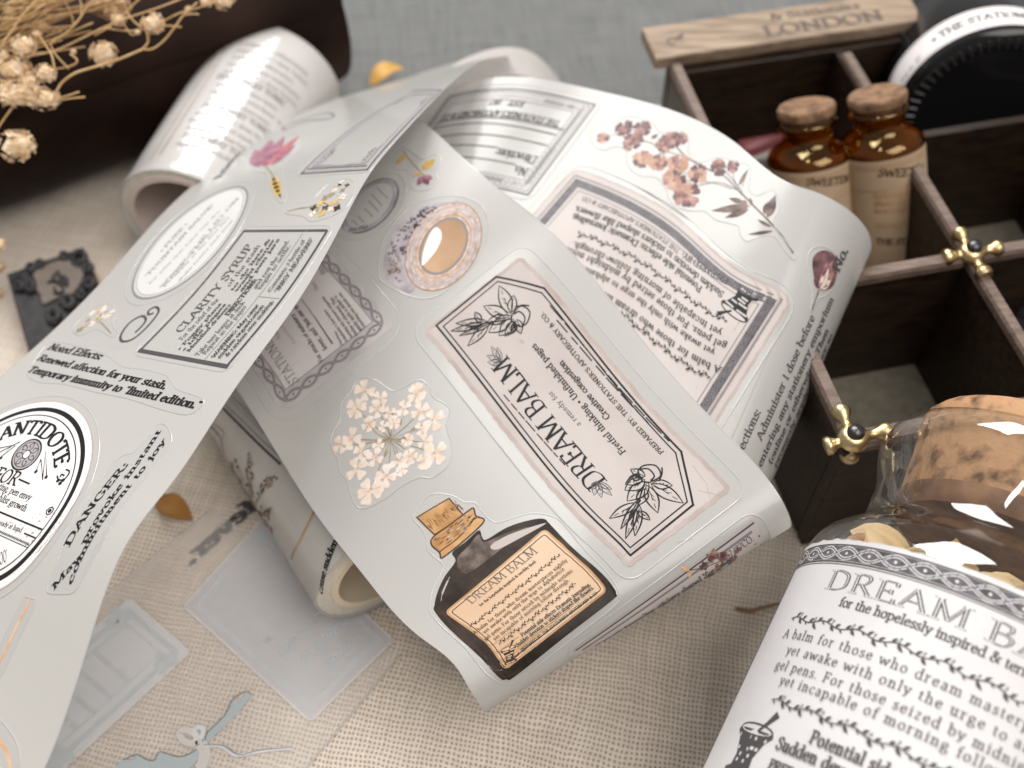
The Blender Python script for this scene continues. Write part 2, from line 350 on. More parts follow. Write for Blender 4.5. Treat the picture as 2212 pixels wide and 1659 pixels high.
# ---------------------------------------------------------------- surfaces that carry print: flat coordinates (s, t) in cm
def spline_fit(x, Y):
    x = np.asarray(x, float); Y = np.asarray(Y, float); n = len(x); h = np.diff(x)
    A = np.zeros((n, n)); B = np.zeros((n, Y.shape[1])); A[0, 0] = A[-1, -1] = 1
    for i in range(1, n - 1):
        A[i, i - 1] = h[i - 1]; A[i, i] = 2 * (h[i - 1] + h[i]); A[i, i + 1] = h[i]
        B[i] = 6 * ((Y[i + 1] - Y[i]) / h[i] - (Y[i] - Y[i - 1]) / h[i - 1])
    M = np.linalg.solve(A, B)
    def ev(q):
        q = np.asarray(q, float); i = np.clip(np.searchsorted(x, q) - 1, 0, n - 2); d = x[i + 1] - x[i]
        a = ((x[i + 1] - q) / d)[:, None]; b = ((q - x[i]) / d)[:, None]; d2 = (d * d / 6)[:, None]
        a3 = np.where((a > 1) | (a < 0), a * 0 + 0, a ** 3 - a); b3 = np.where((b > 1) | (b < 0), 0, b ** 3 - b)
        return a * Y[i] + b * Y[i + 1] + (a3 * M[i] + b3 * M[i + 1]) * d2
    return ev
class Surf:
    side = 1.0
    def setup(s, sr, tr, ns=90, nt=14):
        s.sr, s.tr = sr, tr
        gs, gt = np.meshgrid(np.linspace(*sr, ns), np.linspace(*tr, nt), indexing='ij')
        s.gs, s.gt = gs.ravel(), gt.ravel(); s.gp = proj(s.ev(s.gs, s.gt))
        c = s.inv0((sr[0] + sr[1]) / 2, (tr[0] + tr[1]) / 2)
    def inv0(s, a, b):
        p0 = proj(s.ev(np.array([a]), np.array([b])))[0]; e = 1e-3
        ps = proj(s.ev(np.array([a + e]), np.array([b])))[0] - p0; pt = proj(s.ev(np.array([a]), np.array([b + e])))[0] - p0
        s.hand = -1.0 if ps[0] * pt[1] - ps[1] * pt[0] > 0 else 1.0      # +1: t runs 'up' when s runs to the right, as seen
        n = np.cross(s.ev(np.array([a + e]), np.array([b]))[0] - s.ev(np.array([a]), np.array([b]))[0], s.ev(np.array([a]), np.array([b + e]))[0] - s.ev(np.array([a]), np.array([b]))[0])
        s.side = 1.0 if n @ (CAM - s.ev(np.array([a]), np.array([b]))[0]) > 0 else -1.0
    def nrm(s, a, b):
        e = 2e-3
        n = np.cross(s.ev(a + e, b) - s.ev(a - e, b), s.ev(a, b + e) - s.ev(a, b - e))
        return s.side * n / (np.linalg.norm(n, axis=1)[:, None] + 1e-12)
    def inv(s, px, py, lo=None, hi=None):
        d = (s.gp[:, 0] - px) ** 2 + (s.gp[:, 1] - py) ** 2
        if lo is not None: d = np.where((s.gs < lo) | (s.gs > hi), 1e9, d)
        k = int(np.argmin(d)); q = np.array([s.gs[k], s.gt[k]]); e = 1e-3
        for _ in range(14):
            p0, p1, p2 = proj(s.ev(np.array([q[0], q[0] + e, q[0]]), np.array([q[1], q[1], q[1] + e])))
            J = np.stack([(p1 - p0) / e, (p2 - p0) / e], 1)
            try: dq = np.linalg.solve(J, np.array([px, py]) - p0)
            except np.linalg.LinAlgError: break
            q = q + np.clip(dq, -0.6, 0.6)
        return q
    def at(s, pts, lo=None, hi=None): return [s.inv(x, y, lo, hi) for x, y in pts]
class Ribbon(Surf):
    W = 6.0
    def __init__(s, P, Q, lim=None):
        s.P, s.Q = np.array(P), np.array(Q); mid = (s.P + s.Q) / 2
        x = np.concatenate([[0], np.cumsum(np.linalg.norm(np.diff(mid, axis=0), axis=1))])
        s.fp, s.fq = spline_fit(x, s.P), spline_fit(x, s.Q); s.L = x[-1]; s.x = x
        s.setup((0, s.L), (0, s.W))
    def ev(s, a, b):
        b = np.asarray(b, float)[:, None] / s.W
        return s.fp(a) * (1 - b) + s.fq(a) * b
    def mesh(s, name, m, parent, ns=150, nt=24, s0=0.0, s1=None, lift=0.0, wav=None):
        s1 = s.L if s1 is None else s1
        gs, gt = np.meshgrid(np.linspace(s0, s1, ns), np.linspace(0, s.W, nt), indexing='ij')
        v = s.ev(gs.ravel(), gt.ravel())
        f = [(i * nt + j, i * nt + j + 1, i * nt + nt + j + 1, i * nt + nt + j) for i in range(ns - 1) for j in range(nt - 1)]
        o = mesh_obj(name, v, f, m, None, parent, True)
        return o
class Cyl(Surf):
    """s: arc length round the axis from the side that faces the camera, t: along the axis"""
    def __init__(s, o, axis, R, tr, face=None, rot=0.0):
        s.o = np.array(o, float); s.a = np.array(axis, float) / np.linalg.norm(axis); s.R = R
        f = (CAM - s.o) if face is None else np.array(face, float)
        s.x = f - s.a * (f @ s.a); s.x /= np.linalg.norm(s.x); s.y = np.cross(s.a, s.x); s.rot = rot
        s.setup((-1.45 * R, 1.45 * R), tr, 60, 20)
    def ev(s, a, b):
        th = np.asarray(a) / s.R + s.rot; b = np.asarray(b)
        return s.o + s.a * b[:, None] + s.R * (s.x * np.cos(th)[:, None] + s.y * np.sin(th)[:, None])
class Plane(Surf):
    def __init__(s, o, x, y):
        s.o = np.array(o, float); s.x = np.array(x, float); s.x /= np.linalg.norm(s.x); s.y = np.array(y, float); s.y -= s.x * (s.x @ s.y); s.y /= np.linalg.norm(s.y)
        s.setup((-8, 8), (-8, 8), 40, 40)
    def ev(s, a, b): return s.o + s.x * np.asarray(a)[:, None] + s.y * np.asarray(b)[:, None]

# ---------------------------------------------------------------- a serif alphabet drawn with a broad nib (cap height 70, x-height 45)
GL = {
'A':"70 l5,0,34,70 l33,70,64,0 l17,25,51,25 s6,0 s63,0",'B':"62 l14,0,14,70 c14,70,34,70,46,64,46,52,34,38,14,37 c14,37,38,37,52,30,52,17,40,1,14,0 s11,0 s11,70",
'C':"66 c58,54,48,68,32,70,14,58,8,35,14,12,32,0,48,2,60,16 l58,52,58,68",'D':"72 l14,0,14,70 c14,70,38,70,60,58,64,35,60,12,38,0,14,0 s11,0 s11,70",
'E':"58 l14,0,14,70 l14,70,50,70 l50,71,50,58 l14,36,40,36 l40,29,40,44 l14,0,52,0 l52,-1,52,14 s11,0 s11,70",'F':"54 l14,0,14,70 l14,70,50,70 l50,71,50,58 l14,36,40,36 l40,29,40,44 s14,0 s11,70",
'G':"72 c60,54,48,68,32,70,14,58,8,35,14,12,32,0,48,2,60,12 l60,54,60,68 l61,30,61,8 s59,30",'H':"74 l14,0,14,70 l60,0,60,70 l14,36,60,36 s14,0 s14,70 s60,0 s60,70",
'I':"30 l15,0,15,70 s15,0 s15,70",'J':"36 l22,70,22,12 c22,12,18,-2,6,-4 s22,70",'K':"70 l14,0,14,70 l56,70,16,30 l27,40,60,0 s14,0 s14,70 s56,70 s61,0",
'L':"56 l14,0,14,70 l14,0,50,0 l50,-1,50,16 s14,70 s11,0",'M':"88 l13,0,14,70 l14,70,43,6 l43,6,72,70 l73,70,74,0 s13,0 s74,0 s11,70 s76,70",'N':"74 l14,0,14,70 l14,70,60,0 l60,0,60,70 s14,0 s10,70 s60,70",
'O':"74 c37,71,16,60,8,35,16,10,37,-1,58,10,66,35,58,60,37,71",'P':"58 l14,0,14,70 c14,70,38,70,50,63,50,50,40,34,14,34 s14,0 s11,70",'Q':"74 c37,71,16,60,8,35,16,10,37,-1,58,10,66,35,58,60,37,71 l40,8,64,-12",
'R':"66 l14,0,14,70 c14,70,38,70,49,63,49,52,38,36,14,35 l31,35,60,0 s14,0 s11,70 s61,0",'S':"52 c44,56,38,68,26,71,12,64,10,53,18,43,34,35,44,27,44,14,34,1,22,-1,10,4,7,18 l44,54,44,68 l7,2,7,18",
'T':"64 l32,0,32,70 l6,70,58,70 l6,71,6,57 l58,71,58,57 s32,0",'U':"72 l14,70,14,22 c14,22,18,4,35,-1,52,4,58,22 l58,22,58,70 s14,70 s58,70",'V':"70 l6,70,35,0 l35,0,64,70 s7,70 s63,70",
'W':"98 l5,70,28,0 l28,0,49,62 l49,62,70,0 l70,0,93,70 s7,70 s92,70",'X':"68 l8,70,60,0 l60,70,8,0 s9,70 s59,70 s9,0 s59,0",'Y':"66 l6,70,32,34 l60,70,32,34 l32,34,32,0 s7,70 s59,70 s32,0",'Z':"60 l8,70,52,70 l52,70,8,0 l8,0,52,0 l52,0,52,14 l8,70,8,57",
'a':"46 c10,35,14,44,24,46,34,40,35,30 l35,31,35,6 c35,8,37,0,44,2 c35,27,18,24,8,14,12,1,24,-1,35,9",'b':"52 l12,72,12,2 c12,32,20,44,30,46,43,37,46,22,42,6,28,-1,12,6 s9,72",
'c':"44 c38,36,33,45,24,46,10,37,7,22,12,6,24,-1,34,2,40,11",'d':"54 c42,36,34,45,26,46,11,37,7,22,12,5,24,-1,34,2,42,10 l42,72,42,1 s39,72 s45,0",
'e':"46 l8,26,39,26 c39,26,36,41,24,46,11,38,7,22,12,6,25,-1,35,3,41,11",'f':"32 c36,67,29,73,20,68,16,54 l16,56,16,0 l4,45,30,45 s16,0",
'g':"50 c24,46,12,42,9,31,14,19,24,16,35,20,38,31,34,42,24,46 l35,41,46,46 c14,18,8,10,16,4,32,3,44,-3,46,-12,36,-21,20,-22,8,-17,8,-8,16,1",'h':"54 l12,0,12,72 c12,32,22,44,32,45,40,38,41,26 l41,28,41,0 s12,0 s41,0 s9,72",
'i':"27 l14,0,14,45 s14,0 s11,45 d14,63",'j':"26 l16,45,16,-8 c16,-8,12,-20,2,-20 d16,63 s13,45",'k':"52 l12,0,12,72 l40,45,14,20 l22,28,45,0 s12,0 s46,0 s40,45 s9,72",'l':"27 l14,0,14,72 s14,0 s11,72",
'm':"80 l12,0,12,45 c12,32,20,43,30,45,38,38,39,26 l39,28,39,0 c39,32,48,43,58,45,66,38,67,26 l67,28,67,0 s12,0 s39,0 s67,0 s9,45",'n':"54 l12,0,12,45 c12,32,22,44,32,45,40,38,41,26 l41,28,41,0 s12,0 s41,0 s9,45",
'o':"50 c25,46,11,38,7,22,11,6,25,-1,39,6,43,22,39,38,25,46",'p':"54 l12,-22,12,45 c12,32,20,44,30,46,43,37,46,22,42,6,28,-1,12,6 s12,-22 s9,45",'q':"54 c42,36,34,45,26,46,11,37,7,22,12,5,24,-1,34,2,42,10 l42,45,42,-22 s42,-22",
'r':"38 l12,0,12,45 c12,30,18,41,28,46,35,43 s12,0 s9,45",'s':"38 c32,37,28,44,20,46,10,41,9,34,16,26,28,20,33,12,28,2,18,-1,9,2,6,10",'t':"32 c14,59,14,30,14,10,20,0,31,5 l4,45,28,45",
'u':"54 l12,45,12,14 c12,16,16,1,26,-1,36,5,40,14 l40,45,40,1 s9,45 s37,45 s43,0",'v':"48 l6,45,24,0 l24,0,43,45 s7,45 s42,45",'w':"72 l5,45,20,0 l20,0,36,42 l36,42,52,0 l52,0,67,45 s7,45 s66,45",'x':"48 l7,45,41,0 l41,45,7,0 s8,45 s40,45 s8,0 s41,0",
'y':"48 l6,45,25,2 l43,45,24,-2 c25,0,18,-18,6,-20 s7,45 s42,45",'z':"44 l7,45,37,45 l37,45,7,0 l7,0,38,0",
'0':"48 c24,71,10,60,7,35,10,10,24,-1,38,10,41,35,38,60,24,71",'1':"34 l18,0,18,70 l18,70,8,62 s18,0",'2':"48 c8,56,14,70,26,70,38,58,34,40,8,0 l8,0,42,0",'5':"48 l12,70,40,70 l12,70,10,40 c10,40,28,46,40,32,36,8,22,-1,8,4",'7':"48 l8,70,42,70 l42,70,18,0",'8':"48 c24,71,11,62,12,50,24,38,38,26,40,14,24,-1,9,12,12,26,24,38,36,50,37,62,24,71",'9':"48 c38,50,28,36,12,42,10,60,24,71,37,62,40,40,32,14,14,-1",
'.':"22 d11,3",',':"22 d11,4 l12,4,8,-12",':':"24 d12,3 d12,38","'":"18 l10,70,8,54",'"':"32 l11,70,9,54 l22,70,20,54",'-':"34 l6,24,28,24",'(':"30 c24,74,12,60,8,32,12,2,24,-14",')':"30 c6,74,18,60,22,32,18,2,6,-14",'*':"30 b15,28",'~':"74 l2,26,72,26",
'&':"72 c62,42,50,14,30,-1,13,4,9,18,20,33,36,47,40,61,30,71,20,63,20,52,36,28,66,0 s62,42",' ':"28"}
GP = {}
for k_, v_ in GL.items():
    t_ = v_.split(); GP[k_] = (float(t_[0]) / 100, [(q[0], [float(z) / 100 for z in q[1:].split(',')]) for q in t_[1:]])
def crom(pts, n, closed=False):
    P = np.asarray(pts, float); m = len(P)
    if m < 3 and not closed: return P
    out = []
    for i in range(m if closed else m - 1):
        if closed: p0, p1, p2, p3 = P[i - 1], P[i], P[(i + 1) % m], P[(i + 2) % m]
        else: p0, p1, p2, p3 = P[max(i - 1, 0)], P[i], P[i + 1], P[min(i + 2, m - 1)]
        for k in range(n):
            u = k / n; out.append(0.5 * (2 * p1 + (p2 - p0) * u + (2 * p0 - 5 * p1 + 4 * p2 - p3) * u * u + (3 * p1 - p0 - 3 * p2 + p3) * u ** 3))
    if not closed: out.append(P[-1])
    return np.array(out)
class Ink:
    """print of one kind on a surface, drawn in the surface's flat coordinates"""
    def __init__(s, surf, h=0.004):
        s.sf = surf; s.v = []; s.f = []; s.mi = []; s.mats = []; s.h = h; s.n = 0
    def mid(s, m):
        if m not in s.mats: s.mats.append(m)
        return s.mats.index(m)
    def add(s, pts, faces, m, dh=0.0):
        k = len(s.v); h = s.h + dh + s.n * 2e-5; s.n += 1
        s.v += [(p[0], p[1], h if len(p) < 3 else p[2]) for p in pts]; s.f += [[i + k for i in q] for q in faces]; s.mi += [s.mid(m)] * len(faces)
    def strip(s, P, wd, m, closed=False, dh=0.0):
        P = np.asarray(P, float); n = len(P); wd = np.broadcast_to(np.asarray(wd, float), (n,))
        if closed: T = np.roll(P, -1, 0) - np.roll(P, 1, 0)
        else: T = np.gradient(P, axis=0)
        T /= np.linalg.norm(T, axis=1)[:, None] + 1e-9; Nn = np.stack([-T[:, 1], T[:, 0]], 1) * (wd / 2)[:, None]
        v = np.concatenate([P + Nn, P - Nn]); r = range(n if closed else n - 1)
        s.add(v, [(i, (i + 1) % n, n + (i + 1) % n, n + i) for i in r], m, dh)
    def seg(s, P, wd, m, closed=False, dh=0.0):
        """polyline with sharp corners: one quad per side"""
        P = [np.asarray(p, float) for p in P]; n = len(P)
        for i in range(n if closed else n - 1):
            a, b = P[i], P[(i + 1) % n]; t = (b - a) / (np.linalg.norm(b - a) + 1e-9); k = max(1, int(np.linalg.norm(b - a) / 0.25))
            ex = t * wd / 2
            s.strip([a - ex + (b - a + 2 * ex) * j / k for j in range(k + 1)], wd, m, False, dh)
    def dash(s, a, b, wd, m, on, off):
        a, b = np.asarray(a, float), np.asarray(b, float); L = np.linalg.norm(b - a); t = (b - a) / L; x = 0
        while x < L:
            l = on * random.uniform(0.5, 1.4); s.seg([a + t * x, a + t * min(L, x + l)], wd, m); x += l + off * random.uniform(0.6, 1.3)
    def blob(s, P, m, dh=0.0):
        P = np.asarray(P, float); c = P.mean(0); n = len(P)
        s.add(np.vstack([P, c]), [(i, (i + 1) % n, n) for i in range(n)], m, dh)
    def disc(s, c, rx, m, ry=None, rot=0.0, n=14, dh=0.0):
        ry = rx if ry is None else ry; a = np.linspace(0, 2 * math.pi, n, endpoint=False)
        x, y = rx * np.cos(a), ry * np.sin(a); s.blob(np.stack([c[0] + x * math.cos(rot) - y * math.sin(rot), c[1] + x * math.sin(rot) + y * math.cos(rot)], 1), m, dh)
    def leaf(s, a, b, wd, m, dh=0.0, n=7, bend=0.0):
        a, b = np.asarray(a, float), np.asarray(b, float); d = b - a; L = np.linalg.norm(d) + 1e-9; nn = np.array([-d[1], d[0]]) / L
        u = np.linspace(0, 1, n); prof = np.sin(np.pi * u ** 0.8) * wd / 2
        P = np.array([a + d * x + nn * bend * L * math.sin(math.pi * x) for x in u])
        s.strip(P, np.maximum(prof * 2, 0.002), m, False, dh)
    def fill(s, poly, m, step=0.12, dh=0.0, cols=None):
        """scan-line fill so that the sheet follows the curved surface"""
        P = np.asarray(poly, float); n = len(P); y0, y1 = P[:, 1].min(), P[:, 1].max(); k = max(2, int((y1 - y0) / step))
        ys = np.sort(np.concatenate([np.linspace(y0, y1, k + 1), P[:, 1]])); ys = ys[np.concatenate([[True], np.diff(ys) > 2e-4])]; v = []; f = []
        def cuts(y):
            xs = []
            for i in range(n):
                a, b = P[i], P[(i + 1) % n]
                if (a[1] > y) != (b[1] > y): xs.append((a[0] + (b[0] - a[0]) * (y - a[1]) / (b[1] - a[1]), a, b))
            return sorted(xs, key=lambda q: q[0])
        for ya, yb in zip(ys[:-1], ys[1:]):
            xs = cuts((ya + yb) / 2); ex = lambda q, y: q[1][0] + (q[2][0] - q[1][0]) * (y - q[1][1]) / (q[2][1] - q[1][1])
            for q in range(0, len(xs) - 1, 2):
                a0, a1, b0, b1 = ex(xs[q], ya), ex(xs[q + 1], ya), ex(xs[q], yb), ex(xs[q + 1], yb); c = max(1, int(max(a1 - a0, b1 - b0) / (step * 2))); o = len(v)
                for r in range(c + 1):
                    u = r / c; v.append((a0 + (a1 - a0) * u, ya)); v.append((b0 + (b1 - b0) * u, yb))
                for r in range(c): f.append((o + 2 * r, o + 2 * r + 2, o + 2 * r + 3, o + 2 * r + 1))
        if f: s.add(v, f, m, dh)
    def ridge(s, P, wd, hh, m, base=0.0):
        """raised welt along a closed cut line"""
        P = np.asarray(P, float); n = len(P); T = np.roll(P, -1, 0) - np.roll(P, 1, 0); T /= np.linalg.norm(T, axis=1)[:, None] + 1e-9
        Nn = np.stack([-T[:, 1], T[:, 0]], 1) * wd / 2; v = []
        for off, h in ((1, base), (0.35, base + hh), (-0.35, base + hh), (-1, base)):
            v += [(p[0] + q[0] * off, p[1] + q[1] * off, h) for p, q in zip(P, Nn)]
        s.add(v, [(r * n + i, r * n + (i + 1) % n, r * n + n + (i + 1) % n, r * n + n + i) for r in range(3) for i in range(n)], m)
    # --- text
    def glyphs(s, txt, M, m, thick=0.10, thin=0.03, slant=0.0, n=3, track=0.0, dh=0.0):
        x = 0.0; ph = math.radians(24)
        def W(t):
            return thin + (thick - thin) * abs(math.sin(t - ph)) ** 1.4
        for ch in txt:
            adv, st = GP.get(ch, GP[' '])
            for (ty, c) in st:
                if ty in 'lc':
                    P = np.array(c).reshape(-1, 2)
                    if ty == 'c':
                        cl = np.allclose(P[0], P[-1]); P = crom(P[:-1], n, True) if cl else crom(P, n)
                    else: cl = False
                    T = (np.roll(P, -1, 0) - np.roll(P, 1, 0)) if cl else np.gradient(P, axis=0)
                    wd = np.array([W(math.atan2(t[1], t[0])) for t in T]); T = T / (np.linalg.norm(T, axis=1)[:, None] + 1e-9)
                    Nn = np.stack([-T[:, 1], T[:, 0]], 1) * (wd / 2)[:, None]; k = len(P)
                    v = np.concatenate([P + Nn, P - Nn]); fs = [(i, (i + 1) % k, k + (i + 1) % k, k + i) for i in range(k if cl else k - 1)]
                elif ty == 's':
                    q = 0.095 + thick * 0.25; hh = max(thin, 0.025) * 0.62; v = np.array([(c[0] - q, c[1] - hh), (c[0] + q, c[1] - hh), (c[0] + q, c[1] + hh), (c[0] - q, c[1] + hh)]); fs = [(0, 1, 2, 3)]
                else:
                    q = thick * 0.62 if ty == 'd' else thick * 1.1; v = np.array([(c[0] + q * math.cos(a), c[1] + q * math.sin(a)) for a in np.linspace(0, 2 * math.pi, 8, endpoint=False)]); fs = [tuple(range(8))]
                v = np.array([(x + a + slant * b, b) for a, b in v]); s.add([M(a, b) for a, b in v], fs, m, dh)
            x += adv + track
        return x
    @staticmethod
    def width(txt, track=0.0): return sum(GP.get(c, GP[' '])[0] + track for c in txt)
    def text(s, txt, A, B, m="ink", h=None, mirror=False, **kw):
        """one line from flat point A to flat point B (the baseline)"""
        A, B = np.asarray(A, float), np.asarray(B, float); d = B - A; L = np.linalg.norm(d); d /= L; u = np.array([-d[1], d[0]]) * s.sf.hand
        if mirror: u = -u
        kx = L / s.width(txt, kw.get('track', 0.0)); ky = kx if h is None else h / 0.7
        s.glyphs(txt, lambda a, b: A + d * a * kx + u * b * ky, m, **kw)
    def arc(s, txt, c, rx, ry, a0, a1, m, h, rot=0.0, **kw):
        """capitals along an ellipse, from angle a0 to a1 (flat coordinates)"""
        Wt = s.width(txt, kw.get('track', 0.0)); cr, sr = math.cos(rot), math.sin(rot)
        def M(a, b):
            an = a0 + (a1 - a0) * a / Wt; x = (rx + b * h / 0.7) * math.cos(an); y = (ry + b * h / 0.7) * math.sin(an) * s.sf.hand
            return np.array([c[0] + x * cr - y * sr, c[1] + x * sr + y * cr])
        s.glyphs(txt, M, m, **kw)
    def ring(s, c, rx, ry, wd, m, rot=0.0, n=56, a0=0, a1=2 * math.pi):
        cl = abs(a1 - a0 - 2 * math.pi) < 1e-6; a = np.linspace(a0, a1, n, endpoint=not cl); cr, sr = math.cos(rot), math.sin(rot)
        s.strip([(c[0] + rx * math.cos(t) * cr - ry * math.sin(t) * sr, c[1] + rx * math.cos(t) * sr + ry * math.sin(t) * cr) for t in a], wd, m, cl)
    def build(s, name, parent, label=None, smooth=True):
        if not s.f: return None
        V = np.array(s.v, float); P = s.sf.ev(V[:, 0], V[:, 1]) + s.sf.nrm(V[:, 0], V[:, 1]) * V[:, 2:3]
        o = mesh_obj(name, P, s.f, s.mats, s.mi, parent, smooth)
        if label: o["label"] = label
        return o

class Frame:
    """rectangle on a surface in reading order; L(u, v) with u to the right, v downwards, both 0..1"""
    def __init__(s, surf, TL, TR, BR, BL):
        s.sf = surf; s.c = [np.asarray(p, float) for p in (TL, TR, BR, BL)]
        s.w = np.linalg.norm(s.c[1] - s.c[0]); s.hh = np.linalg.norm(s.c[3] - s.c[0])
    def __call__(s, u, v):
        a, b, c, d = s.c; return (a * (1 - u) + b * u) * (1 - v) + (d * (1 - u) + c * u) * v
    def text(s, ink, txt, u0, u1, v, h=None, m="ink", **kw): ink.text(txt, s(u0, v), s(u1, v), m, None if h is None else h * s.hh, **kw)
    def poly(s, pts): return [s(u, v) for u, v in pts]
    def rect(s, ink, e, wd, m, e2=None):
        f = e * s.hh / s.w if e2 is None else e2
        ink.seg(s.poly([(f, e), (1 - f, e), (1 - f, 1 - e), (f, 1 - e)]), wd, m, True)
def rounded(P, r, n=5):
    """rounded polygon"""
    P = [np.asarray(p, float) for p in P]; out = []; m = len(P)
    for i in range(m):
        a, b, c = P[i - 1], P[i], P[(i + 1) % m]; d1 = (a - b) / np.linalg.norm(a - b); d2 = (c - b) / np.linalg.norm(c - b)
        rr = min(r, np.linalg.norm(a - b) * 0.45, np.linalg.norm(c - b) * 0.45); p0, p2 = b + d1 * rr, b + d2 * rr
        for k in range(n + 1):
            u = k / n; out.append(p0 * (1 - u) ** 2 + 2 * b * u * (1 - u) + p2 * u * u)
    return np.array(out)
def densify(P, d=0.12, jit=0.0):
    P = [np.asarray(p, float) for p in P]; out = []
    for i in range(len(P)):
        a, b = P[i], P[(i + 1) % len(P)]; k = max(1, int(np.linalg.norm(b - a) / d))
        for j in range(k): out.append(a + (b - a) * j / k + np.array([random.uniform(-jit, jit), random.uniform(-jit, jit)]))
    return np.array(out)
def grow(P, d):
    P = np.asarray(P, float); T = np.roll(P, -1, 0) - np.roll(P, 1, 0); T /= np.linalg.norm(T, axis=1)[:, None] + 1e-9
    A = 0.5 * np.sum(P[:, 0] * np.roll(P[:, 1], -1) - np.roll(P[:, 0], -1) * P[:, 1])
    N = np.stack([T[:, 1], -T[:, 0]], 1) * (1 if A > 0 else -1)
    return P + N * d
def sticker(surf, outline, parent, label, film_m="sticker_clear", ridge=True, wd=0.026, hh=0.006):
    """one kiss-cut sticker: clear film plus the welt of its cut line"""
    k = Ink(surf, 0.003); k.fill(outline, film_m, 0.14)
    if ridge: k.ridge(densify(outline, 0.10), wd, hh, "cut_edge", 0.003)
    return k.build("sticker", parent, label)
def vine(ink, A, B, size, m="ink"):
    """printed leafy divider: a wavy stem, leaves in little bunches of alternating side"""
    A, B = np.asarray(A, float), np.asarray(B, float); d = B - A; L = np.linalg.norm(d); d /= L; n = np.array([-d[1], d[0]])
    k = max(6, int(L / (size * 0.42))); q = lambda u: A + d * L * u + n * size * 0.16 * math.sin(u * k * 0.9)
    ink.strip([q(i / (4 * k)) for i in range(4 * k + 1)], size * 0.075, m)
    for i in range(k):
        big = (0.55, 0.8, 1.0, 0.8)[i % 4]; p = q((i + .5) / k); sg = 1 if i % 2 else -1
        ink.leaf(p, p + (d * 0.62 + n * sg * 0.62) * size * 0.72 * big * random.uniform(.85, 1.1), size * 0.26 * big, m, n=6, bend=.1 * sg)
        if i % 4 == 2: ink.disc(p - n * sg * size * .34 + d * size * .1, size * .07, m, n=6); ink.strip([p, p - n * sg * size * .34 + d * size * .1], size * .05, m)
def chain(ink, A, B, wd, m_dark="ink", m_line="ink_pale", pitch=1.15):
    """interlaced band"""
    A, B = np.asarray(A, float), np.asarray(B, float); d = B - A; L = np.linalg.norm(d); d /= L; n = np.array([-d[1], d[0]]); k = max(2, int(round(L / (wd * pitch)))); q = 8
    for sg in (1, -1):
        P = [A + d * L * i / (k * q) + n * sg * wd * 0.34 * math.sin(math.pi * i / q) for i in range(k * q + 1)]
        ink.strip(P, wd * 0.20, m_dark); ink.strip(P, wd * 0.07, m_line, dh=0.0006)
    for i in range(k): ink.disc(A + d * L * (i + 0.5) / k, wd * 0.10, m_dark, n=5)
def mortar(ink, o, ux, uy, s, m="ink", paper="paper_pink"):
    """mortar and pestle engraving, o at its foot, ux to the right, uy upwards, s its height"""
    ux, uy = np.asarray(ux, float), np.asarray(uy, float); Q = lambda x, y: o + ux * x * s + uy * y * s
    body = [(-.32, 0), (.32, 0), (.34, .10), (.22, .15), (.20, .32), (.30, .55), (.42, .66), (.40, .72), (-.40, .72), (-.42, .66), (-.30, .55), (-.20, .32), (-.22, .15), (-.34, .10)]
    ink.fill([Q(*p) for p in body], m, s * 0.05)
    for (x0, x1, y) in ((-.22, -.02, .05), (.06, .2, .05), (-.12, .02, .24), (-.2, .0, .42), (.08, .2, .45), (-.3, -.05, .60), (.1, .3, .60), (-.10, .08, .33)):
        ink.seg([Q(x0, y), Q(x1, y)], s * 0.05, paper, dh=0.0008)
    ink.disc(Q(0, .72), s * .36, paper, s * .07, math.atan2(ux[1], ux[0]), dh=0.0012); ink.ring(Q(0, .72), s * .38, s * .085, s * .035, m, math.atan2(ux[1], ux[0]), 20)
    ink.strip([Q(.06, .70), Q(.2, .86), Q(.32, 1.02)], [s * .05, s * .07, s * .12], m, dh=0.002)
# ---------------------------------------------------------------- the three visible lengths of tape
def far_at(px, py, Q, W=6.0):
    d = ray(px, py); o = CAM - Q; a = d @ d; b = 2 * d @ o; c = o @ o - W * W; disc = b * b - 4 * a * c
    return CAM + d * ((-b + math.sqrt(max(disc, 0))) / (2 * a))
def curl(P, Q, Pp, Qp, r, total, steps, away, tail):
    """roll the tape over past its last ruling P-Q (Pp, Qp is the ruling before)"""
    T = (P + Q - Pp - Qp) / 2; c = (Q - P) / np.linalg.norm(Q - P); T = T - c * (T @ c); T /= np.linalg.norm(T); N = np.cross(c, T)
    if N @ (CAM - P) < 0: N = -N
    out = []
    for i in range(1, steps + 1):
        a = total * i / steps; o = T * r * math.sin(a) - N * r * (1 - math.cos(a)); out.append((P + o, Q + o))
    a = total; dd = T * math.cos(a) - N * math.sin(a)
    for k in range(1, 3): out.append((out[steps - 1][0] + dd * tail * k / 2, out[steps - 1][1] + dd * tail * k / 2))
    return out
# front length (left): right edge given, left edge lies a tape's width away and lower
A_R = [((-195, 640), (-60, 940), 14.6), ((-150, 580), (45, 768), 15.2), ((-105, 500), (118, 561), 16.0), ((-40, 415), (175, 479), 16.5), ((27, 354), (230, 396), 17.0), ((108, 275), (302, 295), 17.9),
       ((168, 208), (352, 205), 18.9), ((225, 160), (377, 164), 19.7), ((290, 119), (408, 128), 20.5), ((352, 94), (432, 102), 21.4), ((404, 79), (456, 79), 22.4), ((450, 64), (482, 61), 23.3), ((500, 58), (512, 55), 24.2)]
qa = [atd(q[0], q[1], D) for p, q, D in A_R]; pa = [far_at(p[0], p[1], Q) for (p, q, D), Q in zip(A_R, qa)]
SA = Ribbon(pa, qa)
